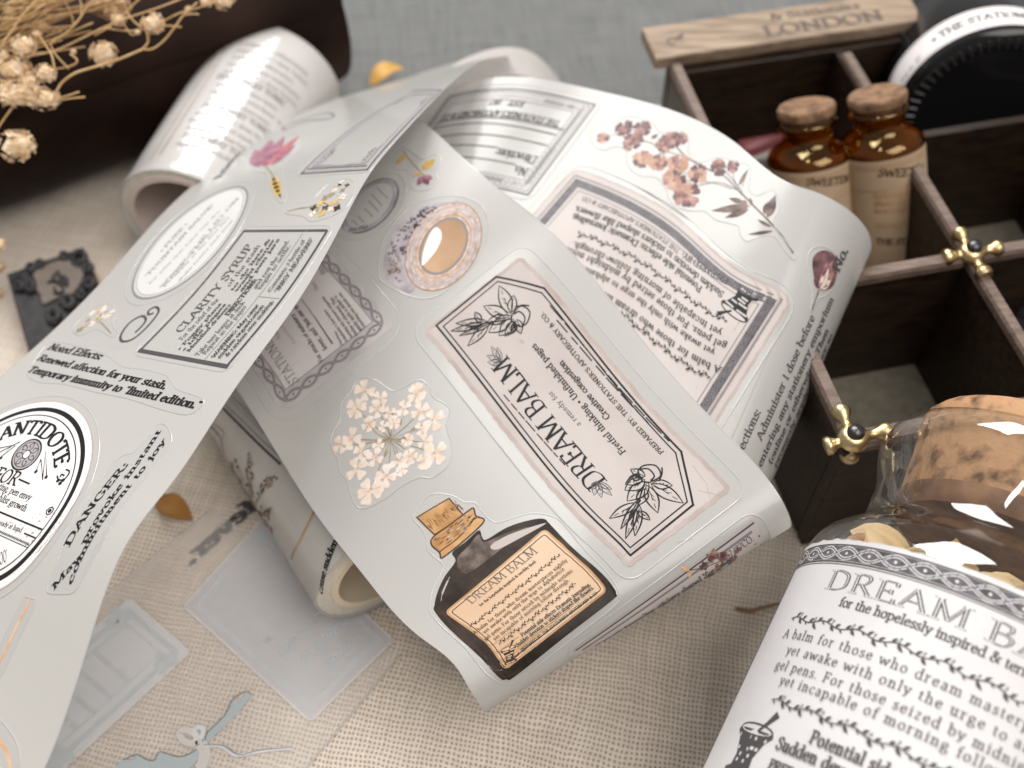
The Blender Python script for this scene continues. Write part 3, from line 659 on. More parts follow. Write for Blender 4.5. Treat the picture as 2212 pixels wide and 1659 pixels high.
# middle length
B_R = [((140, 300, 24.3), (395, 112, 24.0)), ((176, 322, 21.6), (426, 124, 21.7)), ((235, 387, 20.0), (491, 182, 20.6)), ((307, 501, 19.1), (566, 246, 19.9)), ((365, 577, 18.5), (656, 356, 19.1)),
       ((420, 637, 17.95), (730, 437, 18.4)), ((461, 674, 17.6), (773, 486, 18.05))]
pb = [atd(*p) for p, q in B_R]; qb = [atd(*q) for p, q in B_R]
cu = curl(pb[-1], qb[-1], pb[-2], qb[-2], 0.62, math.radians(168), 9, None, 2.2)
SB = Ribbon(pb + [c[0] for c in cu], qb + [c[1] for c in cu])
SB_CURL = SB.x[len(pb) - 1]
# rear length (right)
C_R = [((400, 112, 25.6), (250, 330, 24.6)), ((455, 86, 23.9), (300, 310, 22.8)), ((523, 77, 23.3), (362, 306, 21.8)), ((595, 90, 23.0), (432, 318, 21.3)), ((668, 109, 22.3), (512, 345, 20.6)), ((733, 141, 21.6), (583, 385, 19.95)),
       ((800, 187, 20.65), (679, 452, 19.05))]
pc = [atd(*p) for p, q in C_R]; qc = [atd(*q) for p, q in C_R]
cu = curl(pc[-1], qc[-1], pc[-2], qc[-2], 1.40, math.radians(112), 10, None, 0.3)
SC = Ribbon(pc + [c[0] for c in cu], qc + [c[1] for c in cu])
SC_CURL = SC.x[len(pc) - 1]
# the turn of the tape behind it all
D_R = [((425, 105, 25.5), (455, 112, 24.6)), ((452, 66, 26.0), (480, 86, 24.4)), ((478, 53, 26.3), (498, 78, 24.4)), ((507, 47, 26.6), (516, 75, 24.5)), ((533, 53, 26.9), (533, 78, 24.7)), ((558, 78, 27.3), (555, 92, 25.0)), ((590, 125, 28.0), (585, 130, 25.6))]
SD = Ribbon([atd(*p) for p, q in D_R], [atd(*q) for p, q in D_R])
# ---------------------------------------------------------------- the long tape and its stickers
TAPE = empty("sticker_tape", (0, 0, 0), "long frosted white tape of printed stickers, looped and folded across the middle of the linen", "sticker tape")
SA.mesh("strip", "sheet", TAPE, 170, 26); SB.mesh("strip", "sheet", TAPE, 190, 26); SC.mesh("strip", "sheet", TAPE, 170, 26); SD.mesh("strip", "film_arch", TAPE, 60, 12)
def rim(sf, t, name="strip_edge"):
    k = Ink(sf, 0.0); n = 120; k.strip([(sf.L * i / n, t) for i in range(n + 1)], 0.022, "cut_edge", dh=0.002); return k.build(name, TAPE)
for sf in (SA, SB, SC):
    rim(sf, 0.012); rim(sf, sf.W - 0.012)
def tx(ink, txt, c, x0, y0, x1, y1, m="ink", caps=False, vis=None, lim=(None, None), hs=1.0, **kw):
    """line of text along the middle of its letters, end points read off the photograph"""
    sf = ink.sf; (a, b) = c(x0, y0, x1, y1); A, B = sf.inv(*a, *lim), sf.inv(*b, *lim)
    if vis is not None: B = A + (B - A) * Ink.width(txt, kw.get('track', 0)) / Ink.width(vis, kw.get('track', 0))
    d = B - A; L = np.linalg.norm(d); d /= L; u = np.array([-d[1], d[0]]) * sf.hand * (-1 if kw.get('mirror') else 1)
    em = L / Ink.width(txt, kw.get('track', 0.0)); off = (0.35 if caps else 0.225) * em * hs
    ink.text(txt, A - u * off, B - u * off, m, em * 0.7 * hs, **kw)
BL = (0, SB_CURL + 0.6); CLm = (0, SC_CURL + 1.0)
def ell_fit(P):
    P = np.asarray(P, float); c0 = P.mean(0); X, Y = (P - c0).T
    D = np.stack([X * X, X * Y, Y * Y, X, Y], 1); a, b, c, d, e = np.linalg.lstsq(D, np.ones(len(P)), rcond=None)[0]
    M = np.array([[a, b / 2], [b / 2, c]]); ctr = np.linalg.solve(2 * M, [-d, -e]); k = 1 + ctr @ M @ ctr
    wv, vec = np.linalg.eigh(M / k); r = 1 / np.sqrt(np.abs(wv))
    return ctr + c0, r[0], r[1], math.atan2(vec[1, 0], vec[0, 0])          # r[0] is the long one
def ellp(e, k=1.0, n=48, add=0.0):
    c, a, b, ro = e; t = np.linspace(0, 2 * math.pi, n, endpoint=False); x, y = (a * k + add) * np.cos(t), (b * k + add) * np.sin(t)
    return np.stack([c[0] + x * math.cos(ro) - y * math.sin(ro), c[1] + x * math.sin(ro) + y * math.cos(ro)], 1)
def bloom(ink, c, r, mats, n=5, rot=None, core="petal_deep", squash=1.0, full=False):
    c = np.asarray(c, float); a0 = random.uniform(0, 6.28) if rot is None else rot
    for i in range(n):
        a = a0 + 2 * math.pi * i / n + random.uniform(-.2, .2); d = np.array([math.cos(a), math.sin(a) * squash])
        if full:
            q = r * random.uniform(.88, 1.1); aa = math.atan2(d[1], d[0]); P = [(0, .10), (.3, .16), (.62, .36), (.86, .40), (1.0, .24), (.95, 0), (1.0, -.24), (.86, -.40), (.62, -.36), (.3, -.16), (0, -.10)]
            P = crom(np.array(P), 2, True) * q; ink.blob(np.stack([c[0] + P[:, 0] * math.cos(aa) - P[:, 1] * math.sin(aa), c[1] + P[:, 0] * math.sin(aa) + P[:, 1] * math.cos(aa)], 1), random.choice(mats)); ink.leaf(c, c + d * q * .6, q * .10, "petal_deep", n=4); continue
        ink.leaf(c - d * r * 0.05, c + d * r * random.uniform(0.85, 1.12), r * random.uniform(0.62, 0.85), random.choice(mats), n=6, bend=random.uniform(-.12, .12))
    if core:
        for i in range(3): ink.disc(c + np.array([random.uniform(-1, 1), random.uniform(-1, 1)]) * r * 0.16, r * 0.11, core, n=6)
def line_leaf(ink, a, b, wd, lw, m="ink", rib=True):
    a, b = np.asarray(a, float), np.asarray(b, float); d = b - a; L = np.linalg.norm(d); n = np.array([-d[1], d[0]]) / L; u = np.linspace(0, 1, 9)
    for sg in (1, -1): ink.strip([a + d * x + n * sg * wd / 2 * math.sin(math.pi * x ** 0.85) for x in u], lw * (0.55 + 0.6 * np.sin(np.pi * u)), m)
    if rib:
        ink.strip([a + d * .1, a + d * .35 + n * wd * .04, a + d * .55], lw * 0.6, m); ink.strip([a + d * .66, a + d * .82], lw * 0.5, m)
        for x in (.3, .45): ink.strip([a + d * x, a + d * (x + .14) + n * wd * .2], lw * .45, m)

# ===== middle length: the DREAM BALM tag
lab = SB.at(C8(0, 0), *BL)
P = rounded(SB.at([(628, 569), (424, 331), (521, 256), (732, 489)], *BL), 0.12)
base = densify(P, 0.09, 0.012)
st = sticker(SB, grow(rounded(P, 0.3), 0.20), TAPE, "pink tag sticker with DREAM BALM in large capitals inside a double line frame")
k = Ink(SB, 0.006); k.fill(base, "paper_edge", 0.1); k.fill(grow(base, -0.075), "paper_pink", 0.1, dh=0.0006); k.build("backing", st)
FT = Frame(SB, *SB.at(Z7(1190, 1515, 215, 360, 623, 27, 1617, 1170), *BL))
k = Ink(SB, 0.0085)
for e, wd in ((0.0, 0.034), (0.045, 0.022)):
    f = e * 0.42; k.seg(FT.poly([(f, e), (1 - f, e), (1 - f, .735 - e * .45), (.845 - f * .4, 1 - e), (.155 + f * .4, 1 - e), (f, .735 - e * .45)]), wd, "ink", True)
k.dash(*SB.at(Z7(555, 710, 860, 1060), *BL), 0.02, "ink", 0.18, 0.05)
k.dash(*SB.at(Z7(788, 262, 1382, 940), *BL), 0.022, "ink", 0.35, 0.06); k.dash(*SB.at(Z7(822, 335, 1290, 860), *BL), 0.022, "ink", 0.2, 0.09)
k.build("border", st)
k = Ink(SB, 0.0085)
tx(k, "DREAM BALM", Z7, 1030, 1168, 528, 540, caps=True, lim=BL, hs=1.12, thick=0.115, thin=0.03, n=4)
tx(k, "a remedy for", Z7, 937, 862, 783, 690, m="ink_soft", lim=BL, track=0.08, thick=0.10, thin=0.05)
tx(k, "Fretful thinking * Unfinished pages", Z7, 1160, 1000, 702, 455, lim=BL, thick=0.14, thin=0.06, track=0.03)
tx(k, "Creative congestion", Z7, 1082, 826, 840, 540, lim=BL, thick=0.14, thin=0.06)
tx(k, "PREPARED BY: THE STATIONER'S APOTHECARY & CO.", Z7, 1350, 1002, 742, 298, caps=True, lim=BL, thick=0.13, thin=0.05, track=0.05)
k.build("lettering", st)
fl = [(590, 300, 530, 160, 80), (590, 295, 604, 208, 60), (578, 318, 452, 262, 70), (560, 320, 468, 345, 60), (596, 312, 478, 396, 90), (604, 330, 530, 412, 80), (470, 340, 312, 350, 46), (455, 352, 288, 388, 40), (480, 352, 372, 464, 56), (440, 345, 408, 292, 40), (500, 345, 330, 412, 36), (612, 340, 560, 414, 60), (620, 330, 640, 402, 50), (610, 345, 600, 400, 40)]
bud = [(600, 300, 640, 262, 684, 290, 672, 345, 640, 366), (604, 304, 632, 290, 660, 320, 650, 360), (610, 268, 650, 258, 682, 262), (598, 300, 590, 330, 610, 352, 640, 366), (575, 330, 520, 340, 455, 350, 400, 380)]
small = [(540, 545, 490, 465, 30), (540, 545, 520, 470, 30), (545, 545, 468, 510, 30), (545, 548, 472, 545, 34), (540, 552, 500, 556, 26)]
ks = 0.19896 * 19 / 1098
def uv(pt):
    """flat point -> tag frame"""
    a, b, c, d = FT.c; ex = (b - a) / FT.w; r = pt - a; u0 = r @ ex / FT.w; v0 = r @ ((d - a) - ex * ((d - a) @ ex)) / ((d - a) - ex * ((d - a) @ ex)).dot((d - a) - ex * ((d - a) @ ex)); return u0, v0
def tagpt(pt, mirror):
    q = SB.inv(*Z7(*pt)[0], *BL)
    if not mirror: return q
    a, b, c, d = FT.c; ex = (b - a) / FT.w; m = (a + b) / 2; r = q - m; return m + r - 2 * ex * (r @ ex)
for mir in (False, True):
    k = Ink(SB, 0.0085)
    for x0, y0, x1, y1, wd in fl: line_leaf(k, tagpt((x0, y0), mir), tagpt((x1, y1), mir), wd * ks * 0.8, 0.022)
    for q in bud: k.strip(crom([tagpt(q[i:i + 2], mir) for i in range(0, len(q), 2)], 4), 0.024, "ink")
    k.build("flower_drawing", st)
    k = Ink(SB, 0.0085)
    for x0, y0, x1, y1, wd in small: line_leaf(k, tagpt((x0, y0), mir), tagpt((x1, y1), mir), wd * ks * 0.9, 0.013, "ink_soft")
    k.build("leaf_drawing", st)
k = Ink(SB, 0.0085)
for x0, y0, x1, y1 in ((1500, 1060, 1570, 1150), (1570, 1150, 1600, 1260), (1530, 1190, 1640, 1215), (1300, 1480, 1330, 1490), (1420, 1450, 1500, 1430)): q_ = SB.at(Z7(x0, y0, x1, y1), *BL); k.strip([q_[0] + (q_[1] - q_[0]) * i / 5 + np.array([random.uniform(-.012, .012), random.uniform(-.012, .012)]) for i in range(6)], 0.010, "paper_edge")
k.disc(SB.inv(*Z7(645, 440)[0], *BL), 0.05, "paper_edge", 0.03, 0.5); k.build("stain", st); st.children[-1]["kind"] = "stuff"

# ===== the bottle sticker
out = SB.at(C8(515, 100, 560, 20, 640, -45, 760, -35, 830, 5, 900, 10, 950, 75, 1010, 125, 1060, 130, 1150, 100, 1260, 75, 1370, 90, 1450, 140, 1600, 320, 1770, 510, 1800, 590, 1770, 650, 1500, 860, 1170, 1110, 1090, 1135, 1020, 1110, 900, 985, 640, 720, 620, 640, 640, 540, 700, 420, 690, 380, 610, 310, 600, 230, 560, 160), *BL)
st = sticker(SB, crom(out, 4, True), TAPE, "sticker drawing of a dark brown medicine bottle with a cork")
k = Ink(SB, 0.006)
body = crom(SB.at(C8(760, 318, 845, 250, 925, 180, 945, 220, 972, 238, 1090, 168, 1200, 128, 1320, 108, 1375, 150, 1560, 335, 1752, 520, 1778, 575, 1755, 615, 1450, 850, 1150, 1088, 1098, 1106, 1045, 1090, 850, 895, 660, 700, 650, 645, 670, 560, 715, 465, 780, 372), *BL), 4, True)
k.fill(body, "bottle_dark", 0.06)
k.fill(crom(SB.at(C8(800, 340, 860, 280, 925, 205, 955, 255, 1080, 205, 1200, 165, 1250, 170, 1100, 270, 960, 380, 850, 450, 800, 420, 790, 380), *BL), 4, True), "bottle_mid", 0.05, dh=0.0008)
k.fill(crom(SB.at(C8(1000, 275, 1120, 205, 1320, 140, 1325, 150, 1180, 230, 1040, 300), *BL), 4, True), "paper_pink", 0.04, dh=0.0012)
k.strip(crom(SB.at(C8(690, 620, 700, 570, 730, 500, 745, 470), *BL), 4), [0.01] * 4 + [0.03] * 5 + [0.01] * 4, "ink_pale", dh=0.0012)
k.strip(crom(SB.at(C8(700, 690, 860, 870, 1060, 1075, 1110, 1085, 1180, 1050), *BL), 4), 0.03, "ink_brown", dh=0.0012)
k.build("bottle_drawing", st)
k = Ink(SB, 0.0075)
cork = SB.at(C8(540, 100, 640, 40, 740, -18, 790, 40, 828, 85, 740, 150, 650, 208, 600, 160), *BL)
k.fill(cork, "cork_print", 0.05)
k.fill(crom(SB.at(C8(632, 272, 640, 225, 740, 150, 860, 60, 892, 44, 908, 92, 955, 110, 945, 142, 840, 240, 718, 338, 690, 352, 680, 318), *BL), 3, True), "cork_print", 0.05)
k.seg(cork, 0.022, "ink_brown", True, dh=0.001)
k.strip(crom(SB.at(C8(632, 272, 640, 225, 740, 150, 860, 60, 892, 44, 908, 92, 955, 110, 945, 142, 840, 240, 718, 338, 690, 352, 680, 318), *BL), 4, True), 0.026, "ink_brown", True, dh=0.001)
k.strip(crom(SB.at(C8(680, 318, 700, 300, 800, 225, 905, 100), *BL), 4), 0.02, "ink_brown", dh=0.001)
for i in range(46):
    t = random.random(); a = np.array(C8(560 + 215 * t, 110 - 118 * t)[0]); dd = np.array([0.72, 0.70]) * random.uniform(1.5, 7.5); o = np.array([0.8, 0.9]) * random.uniform(0, 9)
    A_, B_ = SB.inv(*(a + o), *BL), SB.inv(*(a + o + dd), *BL); k.strip([A_, (A_ + B_) / 2, B_], [0.004, random.uniform(.008, .02), 0.004], random.choice(["ink_brown", "cork_print_dark", "ink_rust"]), dh=0.0012)
for i in range(60):
    t = random.random(); a = np.array(C8(650 + 240 * t, 262 - 190 * t)[0]) + np.array([0.62, 0.78]) * random.uniform(-3, 9); dd = np.array([0.78, -0.62]) * random.uniform(2, 7)
    A_, B_ = SB.inv(*a, *BL), SB.inv(*(a + dd), *BL); k.strip([A_, (A_ + B_) / 2, B_], [0.004, random.uniform(.008, .022), 0.004], random.choice(["ink_brown", "cork_print_dark", "ink_rust", "paper_pink"]), dh=0.0012)
k.build("cork_drawing", st)
FB = Frame(SB, *SB.at(C8(716, 690, 1336, 172, 1720, 556, 1086, 1046), *BL))
k = Ink(SB, 0.008); q = rounded(FB.c, 0.09); k.fill(grow(q, 0.012), "kraft_edge", 0.07); k.fill(grow(q, -0.02), "label_tan", 0.07, dh=0.0006)
k.strip(densify(rounded([FB(.03, .045), FB(.97, .045), FB(.97, .955), FB(.03, .955)], 0.06), 0.06, 0.004), 0.016, "ink_brown", True, dh=0.001); k.build("label_drawing", st)
k = Ink(SB, 0.0105)
tx(k, "DREAM BALM", Z1, 425, 820, 1010, 360, m="ink_title", caps=True, lim=BL, hs=1.0, thick=0.10, thin=0.035)
tx(k, "for the hopelessly inspired & terribly tired", Z1, 530, 855, 1015, 468, lim=BL, thick=0.14, thin=0.06)
vine(k, *SB.at(Z1(445, 1040, 1225, 408), *BL), 0.085)
for t_, c_ in (("A balm for those who dream masterpieces nightly", (480, 1095, 1290, 455)), ("yet awake with only the urge to alphabetize", (565, 1090, 1265, 530)), ("gel pens. For those seized by midnight notions", (575, 1150, 1335, 545)), ("yet incapable of morning follow-through.", (655, 1150, 1310, 625))):
    tx(k, t_, Z1, *c_, m="ink_brown", lim=BL, track=0.06, thick=0.11, thin=0.05)
vine(k, *SB.at(Z1(695, 1190, 1365, 660), *BL), 0.085)
tx(k, "Potential side effects: Dramatic journaling.", Z1, 895, 1115, 1490, 665, lim=BL, thick=0.15, thin=0.07)
tx(k, "Sudden devotion to stickers shaped like flowers.", Z1, 850, 1205, 1520, 695, lim=BL, thick=0.15, thin=0.07)
tx(k, "PREPARED BY: THE STATIONER'S APOTHECARY & CO.", Z1, 890, 1240, 1555, 735, caps=True, lim=BL, thick=0.15, thin=0.07)
k.build("lettering", st)
k = Ink(SB, 0.0105); a, b = SB.at(Z1(800, 1350, 780, 1235), *BL); uy = (b - a) / np.linalg.norm(b - a); dx = SB.at(Z1(760, 1340, 860, 1300), *BL); ux = (dx[1] - dx[0]) / np.linalg.norm(dx[1] - dx[0])
mortar(k, a, ux, uy, 0.32, "ink_brown", "label_tan"); k.build("mortar_drawing", st)

# ===== the white umbel
out = SB.at(C5(210, 770, 290, 790, 385, 852, 450, 832, 550, 785, 610, 820, 640, 890, 742, 960, 722, 1070, 752, 1180, 742, 1300, 640, 1390, 560, 1390, 450, 1440, 330, 1530, 190, 1585, 130, 1500, 110, 1420, 60, 1350, 50, 1280, 5, 1200, 10, 1120, 60, 1030, 68, 930, 130, 850, 160, 790), *BL)
st = sticker(SB, crom(out, 4, True), TAPE, "clear sticker with a pressed white umbel flower in cream petals")
ctr = SB.inv(*C5(378, 1150)[0], *BL)
heads = [(215, 850, 55), (310, 900, 45), (165, 960, 52), (290, 970, 40), (540, 870, 50), (460, 960, 42), (560, 980, 48), (645, 1030, 58), (570, 1090, 38), (130, 1150, 52), (65, 1190, 42), (195, 1230, 42), (165, 1340, 62), (280, 1270, 45), (250, 1470, 72), (350, 1385, 60), (430, 1290, 44), (500, 1260, 42), (590, 1170, 42), (480, 1160, 34), (655, 1240, 66), (590, 1290, 46), (400, 1050, 34), (240, 1060, 40), (370, 990, 34), (330, 1075, 28), (300, 1190, 32), (450, 1340, 36)]
k = Ink(SB, 0.006)
for x, y, r in heads:
    p = SB.inv(*C5(x, y)[0], *BL); mid = (ctr + p) / 2 + np.array([random.uniform(-.05, .05), random.uniform(-.05, .05)])
    k.strip(crom([ctr, mid, p], 4), 0.018, random.choice(["stem_olive", "ink_pale", "stem_olive"]))
for x, y in ((385, 1010), (430, 1060), (250, 1075), (540, 1080), (320, 1190), (455, 1150), (520, 1090), (350, 1230)):
    p = SB.inv(*C5(x, y)[0], *BL); d = (p - ctr) / np.linalg.norm(p - ctr); k.leaf(p - d * .06, p + d * .1, 0.07, "stem_olive")
k.build("stem", st)
for x, y, r in heads:
    k = Ink(SB, 0.0075); p = SB.inv(*C5(x, y)[0], *BL); rr = r * 0.1607 * 19 / 1098 * 1.25
    bloom(k, p, rr, ["petal_cream"], random.choice([4, 4, 5]), core="petal_deep", full=True); k.leaf(p, p + (ctr - p) * 0.25 * rr / (np.linalg.norm(ctr - p) + .01), rr * .25, "ink_pale"); k.build("blossom", st)

# ===== STATIONERY label under the front length
TLq, BLq, Xq = SB.at([(284, 413), (393, 325), (252, 365)], *BL); d = (Xq - TLq) / np.linalg.norm(Xq - TLq); Wd = 2.75
FS = Frame(SB, TLq, TLq + d * Wd, BLq + d * Wd, BLq); P = FS.c
st = sticker(SB, grow(rounded(P, 0.3), 0.22), TAPE, "grey label sticker with a twisted ribbon border, half under the front length of tape")
k = Ink(SB, 0.006); k.fill(grow(rounded(P, 0.1), 0.03), "paper_grey_edge", 0.1); q = [FS(.11, .10), FS(.89, .10), FS(.89, .90), FS(.11, .90)]; k.fill(q, "paper_grey", 0.1, dh=0.0006); k.build("backing", st)
k = Ink(SB, 0.008); k.seg(q, 0.015, "ink_grey", True)
for a, b in (((.055, .055), (.945, .055)), ((.945, .055), (.945, .945)), ((.945, .945), (.055, .945)), ((.055, .945), (.055, .055))): chain(k, FS(*a), FS(*b), 0.20, "ink_soft", "ink_pale", 1.7)
k.build("border", st)
k = Ink(SB, 0.008)
tx(k, "STATIONERY", R4, 545, 1170, 335, 855, vis="STATION", m="ink_grey", caps=True, lim=BL, hs=1.25, thick=0.11, thin=0.03)
tx(k, "TONIC", R4, 415, 800, 400, 760, vis="TO", m="ink_grey", caps=True, lim=BL)
tx(k, "Founded by the stationers", R4, 545, 835, 450, 710, m="ink_pale", vis="Founded by", lim=BL)
tx(k, "For attacks of stationery", R4, 765, 985, 525, 600, m="ink_soft", lim=BL, thick=0.15, thin=0.06)
tx(k, 'fever, and "just one more"', R4, 800, 885, 545, 530, m="ink_soft", vis='fever, and "just one m', lim=BL, thick=0.15, thin=0.06)
a, b = SB.at(R4(850, 840, 598, 475), *BL); k.strip([a, (a + b) / 2, b], [0.03, 0.018, 0.012], "ink_soft")
for t_, c_ in (("Directions:", (930, 850, 870, 735)), ("Administer 1 dose before", (970, 820, 790, 565)), ("opening any stationery emporium", (1010, 790, 770, 455)), ("(online or otherwise). Then", (1050, 770, 840, 465)), ("gently apply a sticker to", (1085, 735, 870, 450)), ("something you already own.", (1115, 705, 905, 420))):
    tx(k, t_, R4, *c_, m="ink_soft", lim=BL, thick=0.12, thin=0.06)
tx(k, "Tinct.", R4, 735, 400, 690, 335, m="ink_grey", lim=BL); tx(k, "BREWED", R4, 790, 270, 760, 215, vis="BR", m="ink_grey", caps=True, lim=BL)
k.build("lettering", st)

# ===== picture of a roll of washi tape
def px_ell(c, a, b, ang, n=40, t0=0, t1=2 * math.pi):
    """ellipse in C2 crop pixels"""
    t = np.linspace(t0, t1, n, endpoint=abs(t1 - t0 - 2 * math.pi) > 1e-6); x, y = a * np.cos(t), b * np.sin(t); ca, sa = math.cos(ang), math.sin(ang)
    return SB.at(C2(*np.stack([c[0] + x * ca - y * sa, c[1] + x * sa + y * ca], 1).ravel()), *BL)
wc, wang = (705, 1535), math.radians(-57)
out = crom(SB.at(C2(300, 1690, 310, 1560, 370, 1430, 480, 1300, 620, 1240, 780, 1220, 920, 1260, 975, 1350, 975, 1480, 900, 1640, 760, 1780, 640, 1850, 520, 1850, 400, 1800, 320, 1750), *BL), 4, True)
st = sticker(SB, out, TAPE, "sticker picture of a roll of patterned washi tape with a brown core")
k = Ink(SB, 0.006)
k.fill(crom(SB.at(C2(332, 1680, 345, 1560, 400, 1440, 480, 1350, 600, 1280, 740, 1254, 800, 1255, 700, 1400, 600, 1600, 520, 1810, 440, 1800, 365, 1750), *BL), 4, True), "tape_foil", 0.05)
LP_ = [((350, 1690), (440, 1760)), ((350, 1600), (452, 1650)), ((372, 1510), (476, 1560)), ((428, 1410), (530, 1440)), ((520, 1335), (610, 1345)), ((640, 1275), (700, 1285))]
for i in range(90):
    t = random.random() * 4.999; j = int(t); q0_, q1_ = np.array(LP_[j]), np.array(LP_[j + 1]); q_ = q0_ + (q1_ - q0_) * (t - j); w_ = random.uniform(.08, .95); x, y = q_[0] + (q_[1] - q_[0]) * w_; t = t / 5; p = SB.inv(*C2(x, y)[0], *BL); a = random.uniform(0, 6.28); r = random.uniform(0.025, 0.055)
    k.strip([p + r * (1 - u * .12) * np.array([math.cos(a + u), math.sin(a + u)]) * (0.4 + u * .2) for u in np.linspace(0, 4.2, 9)], 0.020, "bottle_dark" if t > .35 else random.choice(["tape_gold", "ink_brown"]), dh=0.0004)
k.build("tape_pattern", st)
k = Ink(SB, 0.0075)
k.fill(px_ell(wc, 298, 208, wang), "tape_side", 0.05)
for f, m_, wd in ((1.0, "ink_rust", 0.012), (0.90, "tape_foil", 0.05), (0.80, "ink_pale", 0.03), (0.72, "tape_core", 0.02)): k.strip(px_ell(wc, 298 * f, 208 * f, wang), wd, m_, True, dh=0.0004)
k.fill(px_ell((706, 1532), 196, 134, wang), "ink_grey", 0.05, dh=0.0008); k.fill(px_ell((706, 1532), 180, 120, wang), "tape_core", 0.05, dh=0.0012)
k.fill(crom(SB.at(C2(570, 1640, 585, 1545, 625, 1450, 660, 1415, 690, 1440, 692, 1490, 660, 1560, 620, 1610, 582, 1650), *BL), 4, True), "paper_white", 0.05, dh=0.0018)
k.build("tape_face", st)

# ===== lined oval, small sprig
e = ell_fit(SB.at(R3(1000, 1080, 1060, 1092, 1105, 1140, 1108, 1200, 1080, 1280, 1010, 1385, 930, 1450, 850, 1488, 770, 1496, 720, 1488), *BL))
st = sticker(SB, ellp(e, 1, 40, 0.16), TAPE, "oval sticker with ruled lines, half hidden under the front length of tape")
k = Ink(SB, 0.006); k.strip(ellp(e, 1, 60), 0.03, "ink_soft", True); k.strip(ellp(e, 0.93, 60), 0.13, "tape_foil", True); k.strip(ellp(e, 0.86, 60), 0.014, "ink_grey", True); k.build("border", st)
k = Ink(SB, 0.0075)
for a in ((945, 1150, 1030, 1235), (905, 1200, 985, 1290), (880, 1250, 960, 1335), (850, 1310, 915, 1375), (800, 1370, 850, 1420), (760, 1400, 800, 1440)): k.strip(SB.at(R3(*a), *BL), 0.018, "ink_grey")
tx(k, "The Sta", R3, 880, 1440, 730, 1480, m="ink_soft", lim=BL, thick=0.14, thin=0.07, vis="The Sta"); k.build("lettering", st)
st = sticker(SB, crom(SB.at(R3(1100, 880, 1150, 840, 1220, 880, 1300, 930, 1390, 895, 1430, 930, 1400, 1040, 1410, 1090, 1350, 1160, 1240, 1170, 1200, 1110, 1180, 1020, 1080, 1000), *BL), 4, True), TAPE, "small clear sticker with a yellow leaf and a pink flower hanging from a thin stem")
k = Ink(SB, 0.006); k.strip(crom(SB.at(R3(1148, 868, 1190, 930, 1240, 985, 1310, 1058), *BL), 5), 0.024, "stem_olive"); k.build("stem", st)
for a, b, c_, d_, wd, m_ in ((1290, 1010, 1392, 930, .2, "leaf_ochre"), (1160, 892, 1092, 975, .16, "leaf_ochre"), (1300, 1040, 1215, 1062, .09, "leaf_ochre"), (1310, 1058, 1255, 1135, .16, "petal_mauve"), (1310, 1062, 1375, 1085, .13, "petal_mauve"), (1312, 1066, 1340, 1132, .14, "petal_plum")):
    k = Ink(SB, 0.007); A_, B_ = SB.at(R3(a, b, c_, d_), *BL); k.leaf(A_, B_, wd, m_); k.build("petal" if "petal" in m_ else "leaf", st)

# ===== receipt-like label wrapped round the lower fold
TLq, TRq = SB.at([(573, 650), (754, 519)], *BL); s0 = min(TLq[0], TRq[0]); H_ = 1.55
FR = Frame(SB, np.array([TLq[0], TLq[1]]), np.array([TRq[0], TRq[1]]), np.array([TRq[0] + H_, TRq[1]]), np.array([TLq[0] + H_, TLq[1]]))
st = sticker(SB, grow(rounded(FR.c, 0.18), 0.14), TAPE, "pale ruled label sticker bent round the lower fold of the tape")
k = Ink(SB, 0.006); k.fill(densify(FR.c, .1), "paper_pink", 0.06); k.build("backing", st)
k = Ink(SB, 0.008); FR.rect(k, 0.03, 0.03, "ink_soft"); FR.rect(k, 0.10, 0.05, "ink_grey"); k.build("border", st)
k = Ink(SB, 0.008)
FR.text(k, "Dramatic journaling, stickers shaped like flowers", .10, .86, .31, 0.11, "ink_soft", thick=0.16, thin=0.08)
FR.text(k, "No.", .10, .16, .47, 0.09, "ink_soft"); FR.text(k, "Dr.", .44, .50, .47, 0.09, "ink_soft"); FR.text(k, "CO.", .90, .96, .22, 0.10, "ink_soft"); FR.text(k, "157 187", .80, .90, .22, 0.09, "ink_soft")
for v in (.47, .60, .72, .85): k.dash(FR(.2, v), FR(.9, v), 0.014, "ink_grey", 0.05, 0.03)
k.build("lettering", st)
k = Ink(SB, 0.010)
for x, y, r in ((700, 578, 7), (708, 585, 8), (716, 580, 7), (722, 590, 7), (712, 596, 7), (729, 586, 6), (690, 588, 6), (703, 600, 6)): pass
for u, v, r in ((.70, .10, .10), (.755, .06, .13), (.80, .16, .13), (.76, .28, .12), (.83, .32, .11), (.87, .20, .09), (.72, .36, .10), (.78, .46, .10), (.70, .55, .10), (.82, .52, .09)): bloom(k, FR(u, v), r, ["petal_rose", "petal_plum", "petal_rose"], 6, core="petal_plum")
k.strip([FR(.62, .02), FR(.70, .12), FR(.8, .2)], 0.02, "leaf_plum"); k.leaf(FR(.63, .04), FR(.60, -.08), .07, "petal_deep"); k.leaf(FR(.63, .04), FR(.615, .12), .07, "petal_deep"); k.build("flower", st)

# ===== rear length: form label at the top
s_ = SC
TLq, TRq, BRq = SC.at([(595, 105), (449, 97), (428, 124)], *CLm); BLq = SC.inv(528, 195, *CLm)      # upside down: own left is on the right
